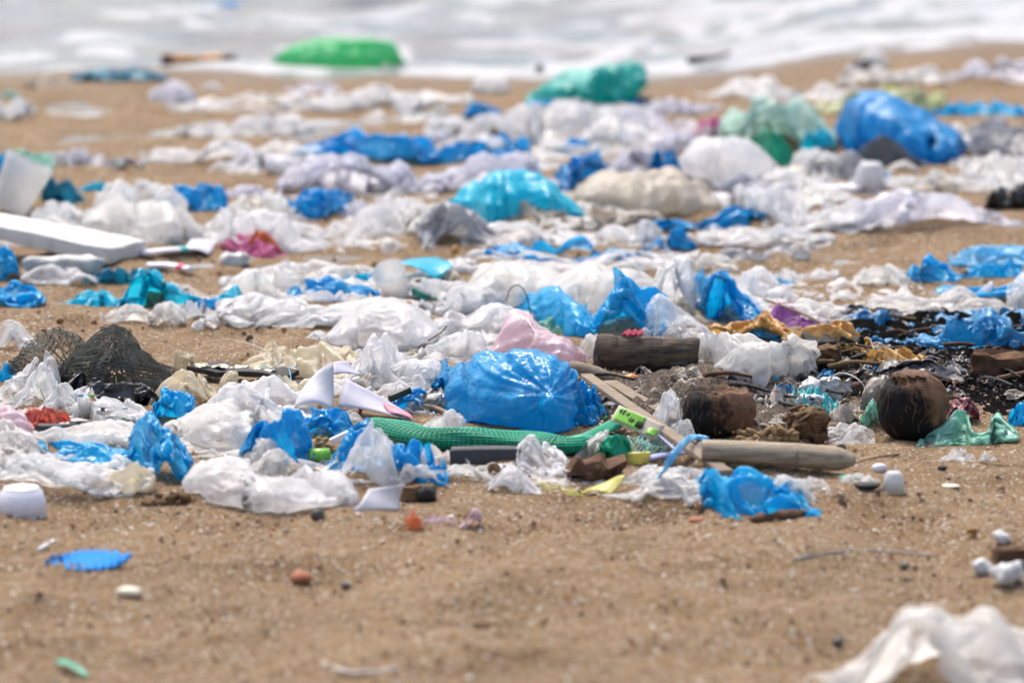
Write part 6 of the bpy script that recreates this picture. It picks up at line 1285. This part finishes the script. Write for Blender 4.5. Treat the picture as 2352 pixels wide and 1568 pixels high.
# ------------------------------------------------------------------ ground litter: ash bed, grey litter, shell grit
def bed(poly, h, amp, freq, mat, name, seed, res=.012, label=None, cat=None, kind='structure'):
    p = pts(poly); W = P(p[:, 0], p[:, 1])[:, :2]; lo, hi_ = W.min(0)-.1, W.max(0)+.1
    xs = np.arange(lo[0], hi_[0], res); ys = np.arange(lo[1], hi_[1], res*1.4); X, Y = np.meshgrid(xs, ys)
    ins = np.zeros(X.shape, bool); dist = np.full(X.shape, 9.0)
    for i in range(len(W)):
        a, b = W[i], W[(i+1) % len(W)]
        c = ((a[1] > Y) != (b[1] > Y)) & (X < (b[0]-a[0])*(Y-a[1])/((b[1]-a[1]) or 1e-9)+a[0]); ins ^= c
        d = b-a; t_ = np.clip(((X-a[0])*d[0]+(Y-a[1])*d[1])/(d@d), 0, 1); dist = np.minimum(dist, np.hypot(X-a[0]-t_*d[0], Y-a[1]-t_*d[1]))
    s = np.where(ins, dist, -dist)+.05*vnoise(X/.12, Y/.15, seed); k = np.clip(s/.10, -1, 1)
    z = ground(X, Y)+np.where(k > 0, h*k**.7, .03*k)+np.clip(k, 0, 1)*amp*(np.abs(vnoise(X*freq, Y*freq, seed+1))+.6*np.abs(vnoise(X*freq*2.3, Y*freq*2.3, seed+2))+.4*vnoise(X*freq*5, Y*freq*5, seed+3))
    F = grid_faces(len(xs), len(ys)); kf = k.reshape(-1)[F].max(1) > -.5
    return mk(name, np.stack([X, Y, z], -1).reshape(-1, 3), F[kf], mat, label=label, cat=cat, kind=kind)
t = MT('ash_and_soot'); c = t.mix(t.ramp(t.noise(28, 6, .75), [(.4, 0.0), (.68, 1.0)]), (.004, .004, .004), (.012, .010, .009)); c = t.mix(t.ramp(t.noise(120, 4, .7), [(.66, 0.0), (.76, .7)]), c, (.16, .11, .07))
t.set(Base_Color=c, Roughness=.95, Specular_IOR_Level=.03, Normal=t.bump(t.noise(70, 5, .8), 1, .015)); M['ash'] = t.m
bed('1800,880 1870,830 1960,800 2100,780 2420,770 2420,950 2250,945 2170,900 2020,890 1900,905', .004, .020, 16, M['ash'], 'burnt_ground', 100)
t = MT('grey_litter'); c = t.mix(t.ramp(t.noise(45, 5, .75), [(.35, 0.0), (.65, 1.0)]), (.035, .025, .017), (.17, .13, .095)); c = t.mix(t.ramp(t.vor(90, 'F1', 'Distance'), [(.1, .7), (.3, 0)]), c, (.5, .46, .40))
t.set(Base_Color=c, Roughness=.8, Specular_IOR_Level=.3, Normal=t.bump(t.noise(90, 5, .8), 1, .012)); M['litter'] = t.m
bed('1330,930 1370,880 1500,850 1640,850 1800,870 1900,905 1830,985 1700,1000 1560,1000 1420,960', .012, .018, 22, M['litter'], 'shell_litter_ground', 110)
bed('1880,760 2000,730 2100,725 2420,720 2420,800 2000,810', .006, .022, 14, M['ash'], 'burnt_ground', 120)
grit = [solid_mat('grit_white', (.72, .68, .62), (.6, .54, .46), 30, .5), solid_mat('grit_tan', (.46, .32, .20), (.34, .22, .13), 30, .7), solid_mat('grit_brown', (.16, .09, .055), (.24, .12, .05), 30, .5), solid_mat('grit_amber', (.50, .22, .05), None, 30, .4), M['coal']]
def chips(region, n, s0, s1, name, probs, seed, lift=.0, mats=grit, flat=.5, label=None):
    rs = np.random.RandomState(seed); px = rs.uniform(region[0], region[2], n); py = region[1]+(region[3]-region[1])*rs.rand(n)
    g = P(px, py); s = s0*(s1/s0)**(rs.rand(n)**2.2)
    base = np.array([[1, 0, 0], [-.5, .87, 0], [-.5, -.87, 0], [.1, 0, 1], [-.1, .1, -.8]]); tris = np.array([[0, 1, 3], [1, 2, 3], [2, 0, 3], [1, 0, 4], [2, 1, 4], [0, 2, 4]])
    V = base[None]*(1+rs.uniform(-.35, .35, (n, 5, 3))); V[..., 2] *= rs.uniform(.25, flat+.3, (n, 1)); V[..., 1] *= rs.uniform(.5, 1, (n, 1)); a = rs.uniform(0, 6.3, n); tl = rs.uniform(-.5, .5, n)
    x = V[..., 0]*np.cos(tl)[:, None]-V[..., 2]*np.sin(tl)[:, None]; z = V[..., 0]*np.sin(tl)[:, None]+V[..., 2]*np.cos(tl)[:, None]
    V = np.stack([x*np.cos(a)[:, None]-V[..., 1]*np.sin(a)[:, None], x*np.sin(a)[:, None]+V[..., 1]*np.cos(a)[:, None], z], -1)*s[:, None, None]+(g+[0, 0, lift])[:, None]+np.array([0, 0, .15])*s[:, None, None]
    F = (tris[None]+(np.arange(n)*5)[:, None, None]).reshape(-1, 3); mi = np.repeat(rs.choice(len(mats), n, p=probs), 6)
    return mk(name, V.reshape(-1, 3), F, None, smooth=False, mats=mats, midx=mi, kind='stuff', origin=(0, 11, 0))
chips((-60, 700, 2420, 1220), 9000, .0018, .012, 'shell_grit', [.24, .36, .26, .08, .06], 1)
chips((-60, 1180, 2420, 1640), 9000, .0016, .011, 'shell_grit', [.14, .38, .34, .07, .07], 2)
chips((-60, 330, 2420, 720), 4000, .002, .012, 'shell_grit', [.30, .30, .26, .06, .08], 3)
chips((1340, 860, 1900, 1010), 1100, .003, .010, 'shell_litter', [.30, .26, .34, .06, .04], 4, .018, flat=.6)
chips((1860, 780, 2400, 950), 1200, .003, .012, 'charcoal_bits', [.03, .08, .19, .02, .68], 5, .025, flat=.7)
# scraps of film caught between the larger things
rs = np.random.RandomState(31)
W_ = ['white', 'milk', 'clear2', 'white', 'milk', 'lav', 'dirty']
CN = {'white': 'white', 'milk': 'milky', 'clear2': 'hazy clear', 'lav': 'lavender white', 'dirty': 'dirty beige', 'grey': 'grey', 'ashfilm': 'ash grey', 'black': 'black', 'brownfilm': 'brown', 'bluedirt': 'sooty blue', 'cream': 'cream', 'amber': 'amber', 'azure': 'bright blue'}
regions = [(60, 450, 760, 570, 16, 90, 34, 'left heap behind the styrofoam slab', W_), (640, 360, 1250, 470, 18, 110, 30, 'lavender bags left of the middle', W_), (960, 250, 1620, 350, 16, 120, 36, 'far white heap', W_),
    (740, 470, 1300, 575, 18, 110, 34, 'films round the cyan bag', W_), (1300, 480, 1950, 590, 20, 120, 30, 'films below the dirty beige bag', W_), (1560, 330, 2340, 450, 20, 110, 32, 'films in front of the round blue bag', W_),
    (500, 610, 1060, 740, 22, 110, 34, 'foam net heap', W_), (1000, 600, 1700, 760, 24, 110, 40, 'big white bag row', W_), (560, 780, 1020, 900, 18, 110, 36, 'white films left of the shiny blue bag', W_),
    (0, 900, 480, 1110, 22, 110, 40, 'front left heap', W_), (440, 900, 1000, 1110, 20, 110, 40, 'white bags round the torn blue bag', W_), (1000, 1030, 1640, 1130, 16, 90, 24, 'films below the green mesh tube', W_),
    (1680, 690, 2340, 760, 14, 110, 26, 'films behind the amber ribbon', W_), (1360, 870, 1880, 990, 60, 64, 26, 'grey litter behind the plank', ['ashfilm', 'dirty', 'ashfilm', 'brownfilm', 'milk', 'black']),
    (1880, 770, 2352, 930, 44, 90, 26, 'burnt ground at right', ['black', 'black', 'brownfilm', 'black', 'bluedirt', 'ashfilm'])]
for (a, b, c, d, n, wm, hm, where, mats_) in regions:
    for _ in range(n if len(mats_) == 6 else n//3):
        px, py = rs.uniform(a, c), rs.uniform(b, d); w_ = wm*rs.uniform(.35, 1); h_ = hm*rs.uniform(.35, 1); mt = mats_[rs.randint(len(mats_))]; p1, p2 = rs.uniform(.4, 1, 2)
        film('film_scrap', FILM, near_label(('wide ' if w_ > 75 else 'small ' if w_ < 45 else '')+CN[mt]+' scrap', px, py), mt, rs.choice(['S', 'S', 'F', 'T']), [(px-w_/2, py-2), (px-w_/4, py-h_*p1), (px+rs.uniform(-.15, .15)*w_, py-h_), (px+w_/4, py-h_*p2), (px+w_/2, py-2)], py, group=CN[mt]+' scraps among the '+where, hi=False, lift=.016 if px > 1360 and 770 < py and len(mats_) == 6 else 0.0)
rs = np.random.RandomState(47)
for k in range(30):
    px, py = (rs.uniform(1880, 2350), rs.uniform(740, 930)) if k < 22 else (rs.uniform(1380, 1860), rs.uniform(880, 990)); ln_ = rs.uniform(40, 130); g0 = up(gv(px-ln_/2, py), .03); g1 = up(gv(px+ln_/2, py+rs.uniform(-26, 26)), .035); r_ = rs.uniform(.003, .009)
    V, F = tube(smooth_path([g0, g0.lerp(g1, .5)+Vector((0, 0, rs.uniform(0, .012))), g1], 10), np.linspace(r_, r_*.6, 10)*(1+.2*rs.rand(10)), 7)
    mk('charred_stick', V, F, M[['coal', 'bark', 'coal', 'driftwood'][k % 4]], label=near_label(['black burnt stick', 'dark brown stick', 'charred stick', 'brown stick'][k % 4], px, py), cat='stick', group='sticks on the burnt ground')
print('OBJECTS', len(bpy.data.objects), 'TRIS', sum(len(o.data.polygons)*2 for o in bpy.data.objects if o.type == 'MESH'))
